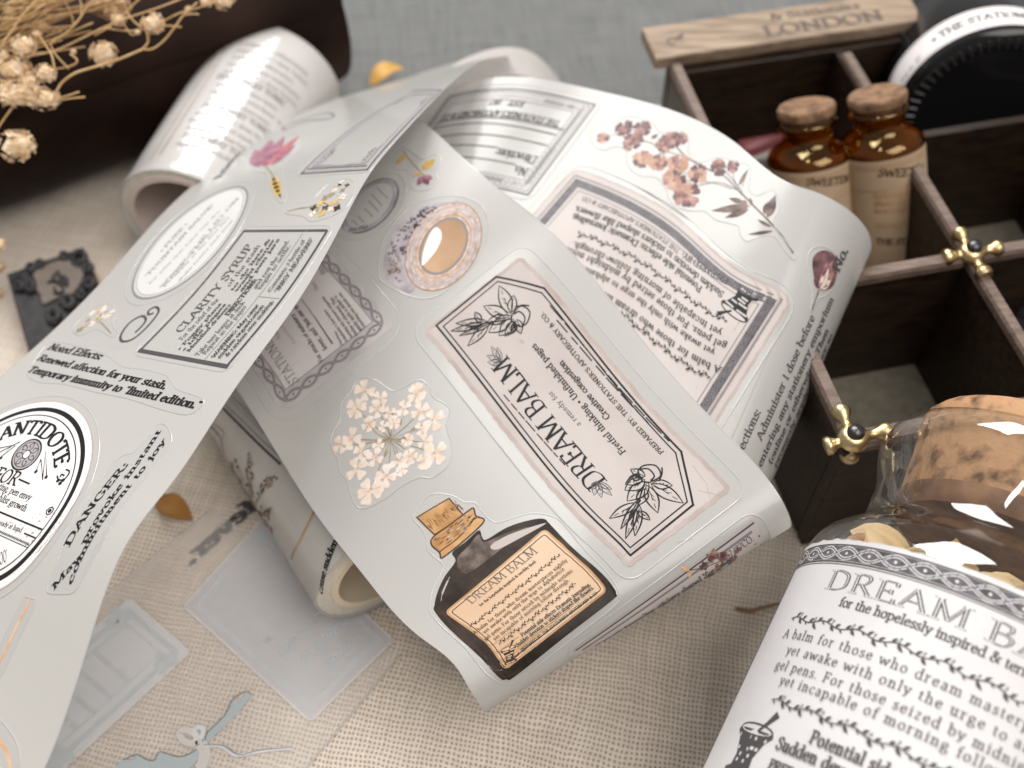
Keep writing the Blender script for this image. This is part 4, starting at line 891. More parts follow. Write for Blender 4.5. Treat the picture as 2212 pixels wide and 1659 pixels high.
# own reading order: left edge = (528,195)->(595,105) reversed
dv = (TLq - BLq); FF = Frame(SC, BLq, BLq + (TRq - TLq), TRq, TLq)
st = sticker(SC, grow(rounded(FF.c, 0.12), 0.13), TAPE, "blank form sticker with writing lines, upside down at the top of the rear length")
k = Ink(SC, 0.006); FF.rect(k, 0.0, 0.04, "ink_soft"); FF.rect(k, 0.03, 0.025, "ink_grey"); FF.rect(k, 0.075, 0.10, "paper_grey_edge"); FF.rect(k, 0.12, 0.02, "ink_grey")
for a, b in (((.05, .075), (.5, .075)), ((.055, .1), (.055, .5))): chain(k, FF(*a), FF(*b), 0.15, "ink", "ink_pale", 0.8)
chain(k, FF(.055, .5), FF(.055, .95), 0.12, "ink_soft", "ink_pale", 0.9); chain(k, FF(.05, .925), FF(.3, .925), 0.13, "ink", "ink_pale", 0.8); k.build("border", st)
k = Ink(SC, 0.008)
FF.text(k, "No.", .10, .19, .24, .075, "ink", thick=.15, thin=.06); FF.text(k, "Direction:", .10, .36, .37, .075, "ink", thick=.15, thin=.06)
FF.text(k, "THE STATIONER'S APOTHECARY & CO.", .12, .92, .76, .06, "ink", thick=.16, thin=.06); FF.text(k, "EST.  187", .40, .62, .88, .055, "ink_soft", thick=.16, thin=.06)
for v, u0 in ((.25, .2), (.38, .37), (.50, .10), (.62, .10)): k.seg([FF(u0, v), FF(.92, v)], 0.025, "ink_soft")
k.seg([FF(.08, .685), FF(.92, .685)], 0.05, "ink_grey"); k.build("lettering", st)

# ===== rear length: the balm label
BRq, BLq, Xq = SC.at(R5(400, 440, 1625, 1175) + C6(260, 990), *CLm); d = (Xq - BLq) / np.linalg.norm(Xq - BLq); Hh = np.linalg.norm(BRq - BLq) * 0.90
FP = Frame(SC, BLq + d * Hh, BRq + d * Hh, BRq, BLq)
st = sticker(SC, grow(rounded(FP.c, 0.25), 0.30), TAPE, "pink paper label with a braided dark border and a mortar, upside down on the rear length")
k = Ink(SC, 0.006); P = densify(rounded(FP.c, .05), .1); k.fill(densify(grow(rounded(FP.c, .1), .17), .1, .012), "paper_edge", 0.1); k.fill(densify(grow(rounded(FP.c, .1), .13), .1, .01), "paper_pink", 0.1, dh=.0006); k.build("backing", st)
k = Ink(SC, 0.0085); FP.rect(k, 0.0, 0.035, "ink_grey"); FP.rect(k, 0.032, 0.17, "border_dark"); FP.rect(k, 0.066, 0.02, "ink_grey")
for a, b in (((.03, .032), (.97, .032)), ((.97, .032), (.97, .968)), ((.97, .968), (.03, .968)), ((.03, .968), (.03, .032))): chain(k, FP(*a), FP(*b), 0.17, "ink_grey", "ink", 1.2)
k.build("border", st)
k = Ink(SC, 0.0085)
tx(k, "PREPARED BY:", R5, 1308, 1072, 1035, 905, caps=True, lim=CLm, thick=.17, thin=.06); tx(k, "THE STATIONER'S APOTHECARY & CO.", R5, 1015, 895, 438, 575, caps=True, lim=CLm, thick=.13, thin=.05)
tx(k, "Sudden devotion to stickers shaped like flowers.", R5, 1280, 1145, 400, 632, lim=CLm, thick=.14, thin=.06)
tx(k, "Potential side effects: Dramatic journaling.", R5, 1150, 1115, 380, 680, lim=CLm, thick=.14, thin=.06)
vine(k, *SC.at(R5(1305, 1310, 418, 782), *CLm), 0.15)
for t_, c_ in (("yet incapable of morning follow-through.", (1270, 1372, 385, 842)), ("gel pens. For those seized by midnight notions", (1298, 1452, 290, 858)), ("yet awake with only the urge to alphabetize", (1228, 1488, 380, 962))): tx(k, t_, R5, *c_, lim=CLm, track=.05, thick=.11, thin=.05)
tx(k, "A balm for those who dream masterpieces nightly", R5, 1265, 1592, 560, 1140, vis="A balm for those who dream ma", lim=CLm, track=.05, thick=.11, thin=.05)
vine(k, *SC.at(R5(1205, 1645, 400, 1100), *CLm), 0.15); k.build("lettering", st)
k = Ink(SC, 0.0085); a, b = SC.at(R5(1425, 1125, 1335, 1260), *CLm); uy = (b - a) / np.linalg.norm(b - a); dx = SC.at(R5(1450, 1300, 1300, 1190), *CLm); ux = (dx[1] - dx[0]) / np.linalg.norm(dx[1] - dx[0]); mortar(k, a, ux, uy, np.linalg.norm(b - a) * 1.35); k.build("mortar_drawing", st)

# ===== rear length: the pink blossom branch
out = SC.at(R5(490, 200, 510, 160, 570, 140, 640, 120, 700, 90, 780, 95, 860, 130, 900, 180, 960, 180, 1040, 190, 1075, 230, 1070, 300, 1110, 350, 1170, 360, 1220, 335, 1280, 330, 1350, 360, 1430, 380, 1440, 440, 1430, 520, 1480, 560, 1560, 525, 1600, 560, 1610, 640, 1580, 700, 1590, 760, 1650, 830, 1712, 920, 1690, 938, 1640, 880, 1580, 800, 1500, 800, 1420, 830, 1380, 790, 1370, 740, 1310, 720, 1230, 700, 1170, 650, 1080, 650, 990, 620, 950, 560, 940, 520, 880, 450, 790, 440, 730, 400, 705, 340, 700, 290, 640, 265, 570, 290, 510, 260), *CLm)
st = sticker(SC, crom(out, 3, True), TAPE, "clear sticker with a dusky pink blossom branch along the outer edge of the rear length")
k = Ink(SC, 0.006)
for wd, pts in ((.040, (1695, 900, 1610, 780, 1530, 690, 1440, 600, 1370, 530)), (.030, (1370, 530, 1280, 440, 1180, 400, 1060, 330, 990, 255)), (.02, (1370, 530, 1250, 480, 1110, 505)), (.02, (1375, 520, 1300, 425, 1250, 390)), (.02, (1395, 540, 1345, 470, 1335, 395)), (.016, (1390, 510, 1410, 450, 1425, 405)), (.018, (1060, 330, 920, 290, 860, 250, 790, 232)), (.014, (700, 172, 650, 190, 600, 207)), (.016, (1180, 400, 1100, 440, 1040, 420)), (.014, (900, 300, 930, 330, 890, 360)), (.016, (1330, 520, 1200, 480, 1060, 470))):
    k.strip(crom(SC.at(R5(*pts), *CLm), 4), wd, "leaf_plum")
k.build("stem", st)
for x0, y0, x1, y1, wd in ((1440, 620, 1205, 650, 48), (1430, 640, 1285, 692, 40), (1400, 600, 1310, 575, 34), (1540, 690, 1590, 555, 62), (1520, 670, 1555, 590, 50), (1575, 768, 1425, 790, 24), (1565, 745, 1480, 700, 24), (1450, 620, 1435, 570, 26), (850, 222, 892, 195, 28), (1370, 500, 1428, 400, 30), (1385, 590, 1420, 640, 60)):
    k = Ink(SC, 0.0072); a, b = SC.at(R5(x0, y0, x1, y1), *CLm); k.leaf(a, b, wd * .16843 * 21.5 / 1098, "leaf_plum"); k.build("leaf", st)
for x, y, r, dk in ((690, 160, 50, 1), (800, 165, 52, 1), (740, 240, 56, 1), (800, 345, 52, 0), (895, 362, 50, 0), (925, 262, 44, 1), (965, 235, 54, 1), (1022, 218, 44, 1), (1012, 372, 58, 0), (990, 470, 64, 0), (1130, 428, 54, 0), (1065, 555, 72, 0), (1250, 392, 48, 1), (1338, 388, 38, 1), (565, 215, 36, 0)):
    k = Ink(SC, 0.008); c_ = SC.inv(*R5(x, y)[0], *CLm); r_ = r * .16843 * 21.8 / 1098 * 1.18
    bloom(k, c_, r_, ["petal_plum", "petal_rose", "petal_plum"] if dk else ["petal_rose", "petal_tan", "petal_plum", "petal_tan"], 6, core="petal_plum", full=True); bloom(k, c_, r_ * .62, ["petal_rose", "petal_plum"] if dk else ["petal_rose", "petal_tan"], 5, core="petal_plum"); k.build("blossom", st)

# ===== rear length: rosebud, directions round the bend
st = sticker(SC, crom(SC.at(R5(1780, 940, 1800, 880, 1860, 860, 1930, 890, 1960, 960, 1940, 1080, 1890, 1150, 1840, 1170, 1810, 1240, 1795, 1235, 1810, 1150, 1790, 1050), *CLm), 3, True), TAPE, "clear sticker with one dried dark pink rosebud near the outer corner")
k = Ink(SC, 0.006); k.strip(crom(SC.at(R5(1805, 1240, 1825, 1180, 1845, 1120), *CLm), 4), .03, "leaf_plum"); k.build("stem", st)
k = Ink(SC, 0.0065); k.fill(crom(SC.at(R5(1850, 1115, 1815, 1030, 1808, 940, 1840, 895, 1890, 885, 1940, 915, 1957, 985, 1945, 1060, 1915, 1110), *CLm), 4, True), "petal_plum", .06); k.build("petal", st)
k = Ink(SC, 0.0075)
for x0, y0, x1, y1, wd, m_ in ((1850, 1110, 1830, 900, 70, "petal_plum"), (1855, 1110, 1890, 895, 80, "petal_plum"), (1862, 1105, 1925, 945, 70, "petal_rose"), (1862, 1105, 1895, 950, 60, "petal_mauve"), (1866, 1110, 1938, 1000, 50, "petal_rose"), (1868, 1105, 1905, 985, 26, "petal_cream"), (1860, 1115, 1915, 1060, 40, "petal_cream"), (1850, 1115, 1870, 1030, 30, "petal_cream"), (1850, 1110, 1815, 1050, 40, "petal_plum")):
    a, b = SC.at(R5(x0, y0, x1, y1), *CLm); k.leaf(a, b, wd * .16843 * 21.5 / 1098, m_)
k.build("petal", st)
a, b = SC.at(R7(360, 1110, 490, 880), *CLm); ta, tb = a[1], b[1]
st = sticker(SC, rounded([(a[0] - .25, 5.95), (a[0] - .25, 1.0), (a[0] + 2.2, 1.0), (a[0] + 2.2, 5.95)], .2), TAPE, "clear sticker with dosing directions in small print, bending round the outer fold", ridge=False)
k = Ink(SC, 0.006); s0 = SC.at(R7(430, 1000), *CLm)[0][0]; em = 0.235
tt = SC.at(R7(498, 868), *CLm)[0][1]
for i, (t_, off) in enumerate((("Directions:", 0.0), ("Administer 1 dose before", 0.0), ("entering any stationery emporium", 0.05), ("(online or otherwise). Then", 0.0), ("promptly apply a sticker to", 0.0), ("something you already own.", 0.0))):
    t1 = 5.85 - .0; s_line = s0 + 0.26 * i
    L = Ink.width(t_) * em * 1.12; end = [tt, SC.at(R7(755, 500), *CLm)[0][1] if i == 1 else 0][0] if i == 0 else [0, 2.35, 1.75, 2.3, 2.25, 2.4][i]
    start = end + L
    k.text(t_, (s_line, start), (s_line, end), "ink_soft", em * 0.62, thick=.14, thin=.06)
k.text("No.", (s0 + 0.35, 1.25), (s0 + 0.35, .72), "ink_soft", .2, thick=.16, thin=.07)
k.build("lettering", st)
# ===== front length (left): antidote oval
e = ell_fit(SA.at(R1(0, 297, 100, 245, 200, 217, 300, 203, 400, 215, 470, 250, 530, 300, 580, 375, 604, 480, 592, 620, 545, 780, 440, 965, 300, 1150, 150, 1320, 0, 1442)))
st = sticker(SA, ellp(e, 1, 56, 0.30), TAPE, "white oval antidote label with a heavy dark ring, cut by the left border of the photo")
k = Ink(SA, 0.006); k.fill(ellp(e, 1, 60, 0.19), "paper_edge", 0.1); k.fill(ellp(e, 1, 60, 0.165), "paper_white", 0.1, dh=.0006); k.build("backing", st)
k = Ink(SA, 0.0085); k.strip(ellp(e, 1, 90), 0.085, "ink", True); k.strip(ellp(e, 1, 90, -0.13), 0.022, "ink", True); k.build("border", st)
k = Ink(SA, 0.0085)
c_, ra, rb, ro = e
def ang(pt):
    q = SA.inv(*R1(*pt)[0]) - c_; x, y = q[0] * math.cos(ro) + q[1] * math.sin(ro), -q[0] * math.sin(ro) + q[1] * math.cos(ro)
    return math.atan2(y / rb, x / ra)
def unw(a, ref):
    while a - ref > math.pi: a -= 2 * math.pi
    while a - ref < -math.pi: a += 2 * math.pi
    return a
a0 = ang((5, 420)); aE = unw(ang((490, 590)), a0)
def arcM(h, base):
    """letters standing outwards on a ring inside the oval"""
    def M(x, b):
        return x, b
    return M
def arc_text(txt, a0, a1, ins, h, m, **kw):
    Wt = Ink.width(txt, kw.get('track', 0))
    def M(x, b):
        an = a0 + (a1 - a0) * x / Wt; X, Y = (ra - ins + b * h / .7) * math.cos(an), (rb - ins + b * h / .7) * math.sin(an)
        return np.array([c_[0] + X * math.cos(ro) - Y * math.sin(ro), c_[1] + X * math.sin(ro) + Y * math.cos(ro)])
    k.glyphs(txt, M, m, **kw)
am = unw(ang((330, 330)), a0)
if not (min(a0, aE) < am < max(a0, aE)): aE += 2 * math.pi * (1 if aE < a0 else -1)
arc_text("ANTIDOTE", a0, aE, 0.52, 0.27, "ink", thick=.17, thin=.07, n=4)
b0 = ang((0, 1350)); b1 = unw(ang((60, 1310)), b0); arc_text(".OC", b1, b0, 0.42, 0.2, "ink", thick=.12)
tx(k, "FOR", R1, -25, 672, 140, 715, caps=True, thick=.13, thin=.06); k.seg(SA.at(R1(142, 716, 214, 748)), .03, "ink")
tx(k, "for doubting, pen envy", R1, 0, 772, 225, 856, vis="ting, pen envy", thick=.11, thin=.05) if False else tx(k, "ting, pen envy", R1, -5, 770, 225, 856, thick=.12, thin=.05)
tx(k, "hlist growth", R1, -5, 852, 192, 935, thick=.12, thin=.05); tx(k, "ready at hand", R1, -8, 1030, 162, 1090, m="ink_soft", thick=.11, thin=.05)
k.seg(SA.at(R1(-20, 943, 308, 1080)), .028, "ink"); k.seg(SA.at(R1(182, 1108, 258, 1140)), .024, "ink")
q0, q1 = SA.at(R1(-20, 1085, 214, 1188)); dq = (q1 - q0); nn = np.array([-dq[1], dq[0]]) / np.linalg.norm(dq); k.strip([q0 + dq * i / 48 + nn * .018 * (-1) ** i for i in range(49)], .02, "ink"); k.seg([q0 + nn * .05, q1 + nn * .05], .012, "ink")
for q in ((265, 660, 300, 570, 312, 720, 335, 508, 342, 700), (150, 442, 0, 520), (115, 470, 5, 560, 90, 470, 0, 490)): k.strip(SA.at(R1(*q)), .02, "ink")
for q in ((264, 660), (338, 700), (10, 560)): k.disc(SA.inv(*R1(*q)[0]), .035, "ink", n=8)
for q in ((418, 690, 430, 720, 470, 715, 500, 680, 505, 655, 480, 645), (440, 700, 450, 680, 470, 690)): k.strip(crom(SA.at(R1(*q)), 4), .028, "ink")
for x, y in ((440, 745), (425, 725), (462, 722), (365, 945)): k.disc(SA.inv(*R1(x, y)[0]), .04, "ink", n=6)
k.ring(SA.inv(*R1(365, 945)[0]), .07, .07, .02, "ink", n=8); k.build("lettering", st)
k = Ink(SA, 0.0085); em_ = ell_fit(SA.at(R1(300, 450, 292, 520, 240, 600, 160, 645, 95, 625, 95, 560, 140, 480, 220, 435, 280, 434)))
k.fill(ellp(em_, 1, 40), "ink_pale", .05); k.strip(ellp(em_, 1, 40), .03, "ink", True, dh=.0006); k.strip(ellp(em_, .82, 40), .016, "ink_soft", True, dh=.0006); k.fill(ellp(em_, .26, 24), "paper_white", .03, dh=.0006); k.strip(ellp(em_, .26, 24), .016, "ink", True, dh=.0012)
for i in range(7):
    a = 6.283 * i / 7; c2, r1, r2, rr = em_; f = lambda q, aa: np.array([c2[0] + r1 * q * math.cos(aa) * math.cos(rr) - r2 * q * math.sin(aa) * math.sin(rr), c2[1] + r1 * q * math.cos(aa) * math.sin(rr) + r2 * q * math.sin(aa) * math.cos(rr)])
    k.strip(crom([f(.28, a), f(.5, a + .35), f(.78, a + .1), f(.6, a - .25), f(.45, a - .05)], 3), .02, "ink_soft", dh=.0009)
k.build("medallion", st)

# ===== DANGER text
st = sticker(SA, crom(SA.at(R1(345, 1500, 420, 1300, 500, 1080, 640, 860, 780, 640, 890, 545, 970, 520, 1080, 400, 1150, 315, 1215, 330, 1245, 410, 1230, 470, 1130, 600, 950, 840, 760, 1150, 620, 1400, 540, 1530, 440, 1545, 360, 1540)), 3, True), TAPE, "clear text sticker reading May DANGER provoke instant commitment to joy")
k = Ink(SA, 0.0065); N1 = crop(160, 1650, 540, 734)
for t_, c_ in (("May", (66, 905, 212, 735)), ("DANGER:", (140, 680, 462, 232)), ("provoke instant", (230, 668, 642, 58)), ("commitment to joy", (158, 885, 668, 110))): tx(k, t_, N1, *c_, caps=t_[0] in "MD", thick=.15, thin=.075, n=4, track=.03, hs={"M": .42, "D": .52}.get(t_[0], .47))
k.build("lettering", st)
# ===== noted effects
st = sticker(SA, crom(SA.at(C4(170, 750, 230, 640, 300, 560, 400, 555, 640, 620, 760, 700, 900, 720, 1040, 760, 1100, 840, 1260, 900, 1240, 960, 1160, 1000, 1000, 965, 800, 900, 600, 860, 400, 810, 250, 800)), 3, True), TAPE, "clear text sticker with three slanted bold lines about a limited edition")
k = Ink(SA, 0.0065)
for t_, c2 in (("Noted Effects:", (305, 583, 632, 645)), ("Renewed affection for your stash.", (240, 650, 1035, 828)), ('Temporary immunity to "limited edition."', (178, 722, 1240, 950))): tx(k, t_, C4, *c2, thick=.18, thin=.08, slant=.16, n=3, hs=.72)
k.build("lettering", st)
# ===== clarity syrup
FC = Frame(SA, *SA.at(R2(280, 1440, 1035, 572, 1640, 568, 908, 1555)))
st = sticker(SA, grow(rounded(FC.c, .1), .12), TAPE, "clear sticker printed with the CLARITY SYRUP label in a dashed frame")
k = Ink(SA, 0.006); FC.rect(k, 0, .02, "ink_soft"); k.seg([FC(0, 0), FC(0, 1)], .09, "ink_soft")
for a, b in (((0, 0), (1, 0)), ((1, 0), (1, 1)), ((0, 1), (1, 1))): k.dash(FC(*a), FC(*b), .06, "ink_soft", .14, .06)
k.seg([FC(.02, .74), FC(.98, .74)], .014, "ink_grey"); k.seg([FC(.5, .74), FC(.5, .97)], .014, "ink_grey"); k.build("border", st)
k = Ink(SA, 0.0075); T = lambda *a, **kw: FC.text(k, *a, **kw)
T("CLARITY SYRUP", .17, .88, .25, .085, "ink_soft", thick=.14, thin=.05); T("For the relief of the", .12, .45, .34, .05, "ink_soft"); T("of the stash", .55, .88, .34, .05, "ink_soft")
for i, (a, b) in enumerate((("* Foggy plans", "to do lists &"), ("* Idle pages", "washi clutter"), ("Muddled drawers", "and pen jars"))): T(a, .05, .42, .41 + .055 * i, .034, "ink_soft", thick=.15, thin=.07); T(b, .52, .93, .41 + .055 * i, .034, "ink_soft", thick=.15, thin=.07)
T("DIRECTIONS:", .34, .62, .59, .045, "ink_soft", thick=.18, thin=.1)
T("Take two leaves at dusk", .03, .45, .65, .045, "ink_soft"); T("and rest the mind.", .55, .92, .65, .045, "ink_soft"); T("Repeat as the pages", .05, .42, .705, .045, "ink_soft"); T("begin to settle.", .55, .88, .705, .045, "ink_soft")
T("WARNING: May cause", .04, .44, .82, .036, thick=.14, thin=.07); T("sudden organization", .04, .44, .88, .036, thick=.13, thin=.06); T("& random over-making.", .06, .48, .94, .036, thick=.13, thin=.06); T("Contents: 1 bottle of", .54, .92, .83, .036, "ink_soft", thick=.13, thin=.06); T('"INKY HEAVENS"', .54, .94, .91, .04, "ink_soft", thick=.15, thin=.07)
k.build("lettering", st)
# ===== salve oval
e = ell_fit(SA.at(R2(1050, 290, 1060, 340, 1030, 430, 960, 560, 850, 710, 720, 850, 560, 980, 400, 1040, 270, 1040, 222, 980, 240, 890, 310, 760, 430, 610, 600, 450, 780, 320, 930, 258, 1015, 258)))
st = sticker(SA, ellp(e, 1, 50, .17), TAPE, "pale oval salve label beside the roll, printed with fine lines of text")
k = Ink(SA, 0.006); k.fill(ellp(e, .97, 60), "pale_oval", .1); k.build("backing", st)
k = Ink(SA, 0.0075); k.strip(ellp(e, 1, 80), .04, "ink_grey", True); k.strip(ellp(e, 1, 80, -.09), .016, "ink_grey", True); k.build("border", st)
k = Ink(SA, 0.0075)
tx(k, "* PURE *", R2, 430, 725, 620, 515, m="ink_grey", caps=True, thick=.14, thin=.06, hs=.7); tx(k, '"FOUNTAIN SALVE"', R2, 320, 905, 815, 375, m="ink_grey", caps=True, thick=.14, thin=.06, hs=.62)
for t_, c2 in (("for nibs that have run dry", (345, 960, 860, 425)), ("and hands that will not write", (420, 985, 900, 470)), ("apply at the first line", (530, 900, 930, 470)), ("KEEP THE LID ON", (450, 980, 1000, 330)), ("shake before each letter", (560, 940, 960, 490))): tx(k, t_, R2, *c2, m="ink_pale", thick=.10, thin=.05, hs=.5)
k.build("lettering", st)
# ===== swirls, sprigs, tulip, vertical line
for lab, pts, wd in (("printed pen flourish curling beside the clarity label", R2(245, 1310, 300, 1255, 322, 1212, 290, 1190, 205, 1238, 142, 1325, 150, 1372, 225, 1358, 320, 1280, 400, 1185, 415, 1142, 390, 1124, 345, 1148, 342, 1178, 380, 1168), .055), ("printed pen flourish near the top of the front length", R3(222, 690, 270, 660, 350, 635, 450, 600, 560, 578, 612, 590, 590, 618, 500, 628, 400, 640, 300, 680, 235, 705, 222, 690), .045)):
    P = crom(SA.at(pts), 5); c2 = P.mean(0); hull = grow(ell_fit(P)[0] + (ellp(ell_fit(P), 1, 24) - ell_fit(P)[0]) * 1.0, .2) if False else None
    x0, y0 = P.min(0) - .14; x1, y1 = P.max(0) + .14; st = sticker(SA, rounded([(x0, y0), (x1, y0), (x1, y1), (x0, y1)], .3), TAPE, lab, ridge=False); k = Ink(SA, .006); k.strip(P, wd, "ink_soft"); k.build("flourish", st)
def sprig(lab, outl, stems, blobs, mats_, parent=TAPE):
    st = sticker(SA, crom(SA.at(outl), 3, True), parent, lab); k = Ink(SA, .006)
    for q in stems: k.strip(crom(SA.at(q), 4), .03, "stem_olive")
    k.build("stem", st); k = Ink(SA, .0072)
    for (x, y), r, m_ in blobs:
        c2 = SA.inv(x, y); bloom(k, c2, r, [m_], 4, core=random.choice(["stem_olive", "ink_brown", None]))
    k.build("flower", st)
random.seed(11)
bl = [(C4(x + random.uniform(-22, 22), y + random.uniform(-18, 18))[0], random.uniform(.06, .11), random.choice(["petal_cream", "petal_cream", "leaf_ochre", "stem_olive", "petal_deep"])) for x, y in ((500, 470), (520, 430), (550, 410), (585, 385), (610, 360), (640, 345), (670, 340), (690, 365), (660, 385), (630, 400), (600, 410), (700, 385), (560, 440), (640, 370))]
sprig("clear sticker with a tiny cream flower sprig beside the lettering", C4(450, 470, 520, 390, 600, 330, 690, 315, 725, 380, 700, 440, 740, 500, 700, 520, 600, 470, 500, 510), [C4(495, 485, 560, 432, 620, 425, 660, 460, 692, 495), C4(620, 425, 640, 390, 670, 350)], bl, None)
bl = [(R3(x + random.uniform(-20, 20), y + random.uniform(-18, 18))[0], random.uniform(.07, .12), random.choice(["petal_cream", "petal_cream", "stem_olive", "ink_brown", "leaf_ochre"])) for x, y in ((450, 1300), (480, 1330), (440, 1360), (500, 1270), (540, 1300), (560, 1240), (590, 1290), (610, 1210), (640, 1250), (640, 1170), (680, 1210), (680, 1140), (720, 1150), (700, 1180), (520, 1350), (580, 1330), (640, 1300), (660, 1120))]
sprig("clear sticker with a cream and black flower spray at the right edge of the front length", R3(240, 1345, 330, 1280, 450, 1240, 560, 1130, 660, 1085, 760, 1100, 770, 1180, 720, 1290, 600, 1370, 440, 1410, 380, 1370), [R3(250, 1333, 350, 1310, 430, 1298, 520, 1260, 590, 1200, 620, 1140), R3(430, 1298, 470, 1340, 440, 1380), R3(520, 1260, 600, 1290, 660, 1270)], bl, None)
st = sticker(SA, crom(SA.at(C1(1550, 1010, 1570, 900, 1680, 840, 1850, 815, 1890, 850, 1850, 950, 1760, 1040, 1770, 1150, 1780, 1240, 1740, 1260, 1690, 1170, 1660, 1080, 1600, 1070)), 3, True), TAPE, "clear sticker with one mauve tulip hanging upside down on a short stem")
k = Ink(SA, .006); k.strip(crom(SA.at(C1(1655, 1040, 1690, 1080, 1710, 1130)), 4), .05, "stem_olive"); k.build("stem", st)
k = Ink(SA, .0065); a, b = SA.at(C1(1700, 1100, 1750, 1235)); k.leaf(a, b, .26, "leaf_ochre"); k.leaf(a, b, .14, "ink_brown"); k.build("bud", st)
for x0, y0, x1, y1, wd, m_ in ((1610, 1040, 1690, 870, 110, "petal_mauve"), (1640, 1040, 1770, 850, 100, "petal_mauve"), (1600, 1030, 1590, 930, 60, "petal_mauve"), (1650, 1040, 1865, 845, 90, "petal_red"), (1690, 1030, 1840, 900, 70, "petal_mauve"), (1640, 1030, 1740, 930, 40, "petal_plum")):
    k = Ink(SA, .0075); a, b = SA.at(C1(x0, y0, x1, y1)); k.leaf(a, b, wd * .1607 * 23 / 1098 * 1.5, m_); k.build("petal", st)
q0, q1 = SA.at(C1(1355, 1125, 1680, 795)); st = sticker(SA, grow(rounded([q0 + (q1 - q0) * -.03 + np.array([0, .2]), q1 + np.array([0, .2]), q1 - np.array([0, .1]), q0 + (q1 - q0) * -.03 - np.array([0, .1])], .1), .03), TAPE, "one line of small text along the left edge of the front length", ridge=False)
k = Ink(SA, .006); tx(k, "Renewed affection", C1, 1358, 1110, 1675, 790, m="ink_soft", thick=.2, thin=.1); k.build("lettering", st)
# ===== blank ornamental frame
a, b = SA.at(R3(362, 1045, 872, 1014)); q = SA.inv(*R3(690, 650)[0]); d = np.array([1.0, 0.0]) * (1 if q[0] > a[0] else -1); Lh = 4.3
FO = Frame(SA, a, a + d * Lh, b + d * Lh, b)
st = sticker(SA, grow(rounded(FO.c, .1), .12), TAPE, "blank frame sticker with lace corners near the top bend of the front length")
k = Ink(SA, .0075); FO.rect(k, .0, .05, "ink_soft", 0.0); FO.rect(k, .045, .13, "ink_pale", .032); FO.rect(k, .085, .03, "ink_grey", .06)
for (u0, v0, su, sv) in ((.07, .1, 1, 1), (.07, .9, 1, -1), (.93, .1, -1, 1), (.93, .9, -1, -1)):
    k.fill([FO(u0, v0), FO(u0 + su * .2, v0), FO(u0 + su * .06, v0 + sv * .09), FO(u0, v0 + sv * .30)], "ink_pale", .05)
    for i in range(5): k.ring(FO(u0 + su * (.02 + .03 * i), v0 + sv * (.05 + .02 * (i % 2))), .06, .06, .02, "ink_soft", n=9)
k.dash(FO(.04, .05), FO(.04, .95), .05, "ink", .05, .05); k.build("border", st)

# ===== thin stems near the lower border
for lab, pts in (("clear sticker with a thin peach stem low on the front length", C7(185, 600, 165, 660, 110, 770, 50, 900, -40, 1080)), ("clear sticker with a fine brown twig at the lower left border of the photo", C7(-30, 1450, 20, 1520, 55, 1590, 70, 1700))):
    P = crom(SA.at(pts), 5); T_n = np.gradient(P, axis=0); T_n /= np.linalg.norm(T_n, axis=1)[:, None]; Nn = np.stack([-T_n[:, 1], T_n[:, 0]], 1) * .16
    st = sticker(SA, np.concatenate([P + Nn, (P - Nn)[::-1]]), TAPE, lab); k = Ink(SA, .006); k.strip(P, .05, "petal_deep"); k.build("stem", st)
# ---------------------------------------------------------------- cloths on the table
def sheet_grid(name, x0, x1, y0, y1, z, m, nx=90, ny=70, amp=0.0, freq=0.35, cut=None):
    v = []; f = []
    for j in range(ny + 1):
        for i in range(nx + 1):
            x = x0 + (x1 - x0) * i / nx; y = y0 + (y1 - y0) * j / ny
            h = amp * (math.sin(x * freq + 0.6 * math.sin(y * freq * 1.3)) * math.cos(y * freq * 0.8 + 1.0) - 1)
            v.append((x, y, z + h))
    for j in range(ny):
        for i in range(nx): f.append((j * (nx + 1) + i, j * (nx + 1) + i + 1, (j + 1) * (nx + 1) + i + 1, (j + 1) * (nx + 1) + i))
    return mesh_obj(name, v, f, m, None, None, True)
tag(sheet_grid("table_surface", -60, 60, -28, 70, -0.12, "linen_grey"), "pale grey woven cloth covering the table behind everything", kind="structure")
g = MB(); YB = 9.2
lin = sheet_grid("linen_cloth", -45, 45, -26, YB, 0.0, "linen_beige", 120, 60, 0.02, 0.5)
tag(lin, "beige coarse linen cloth spread under the tape and jar", kind="structure")

# ---------------------------------------------------------------- rolls of tape
def roll(near_px, far_px, z, R, r_in, label, name="sticker_roll", wrap="shrink_wrap", core="roll_core", L=None):
    N = atz(*near_px, z); Fr = atz(*far_px, z); ax = (Fr - N); ax[2] = 0; L = L or np.linalg.norm(ax); ax /= np.linalg.norm(ax)
    root = empty(name, N, label, "tape roll")
    k = MB(); k.lathe(N, ax, [(0.06, R - .05), (0.0, R - .02) , (0.02, R), (0.12, R + .01), (L - .12, R + .01), (L - .02, R), (L, R - .02)], 72); k.build("wrapped_tape", wrap, root, True)
    k = MB(); k.lathe(N, ax, [(0.055, R - .03), (0.05, r_in + .14)], 72); k.build("tape_side", "roll_side", root, True); k = MB(); k.lathe(N, ax, [(L - .055, R - .03), (L - .05, r_in + .14)], 72); k.build("tape_side", "roll_side", root, True)
    k = MB(); k.lathe(N, ax, [(0.05, r_in + .14), (0.0, r_in + .13), (0.0, r_in), (L, r_in), (L, r_in + .13), (L - .05, r_in + .14)], 64); k.build("core", core, root, angle=40)
    return root, N, ax, L
root, N1, ax1, L1 = roll((192, 227), (275, 82), 1.72, 1.71, 1.36, "full roll of sticker tape in glossy clear wrap lying beside the brown leather roll", L=5.2)
SR = Cyl(N1, ax1, 1.73, (0, L1)); lim = None
k = Ink(SR, 0.004)
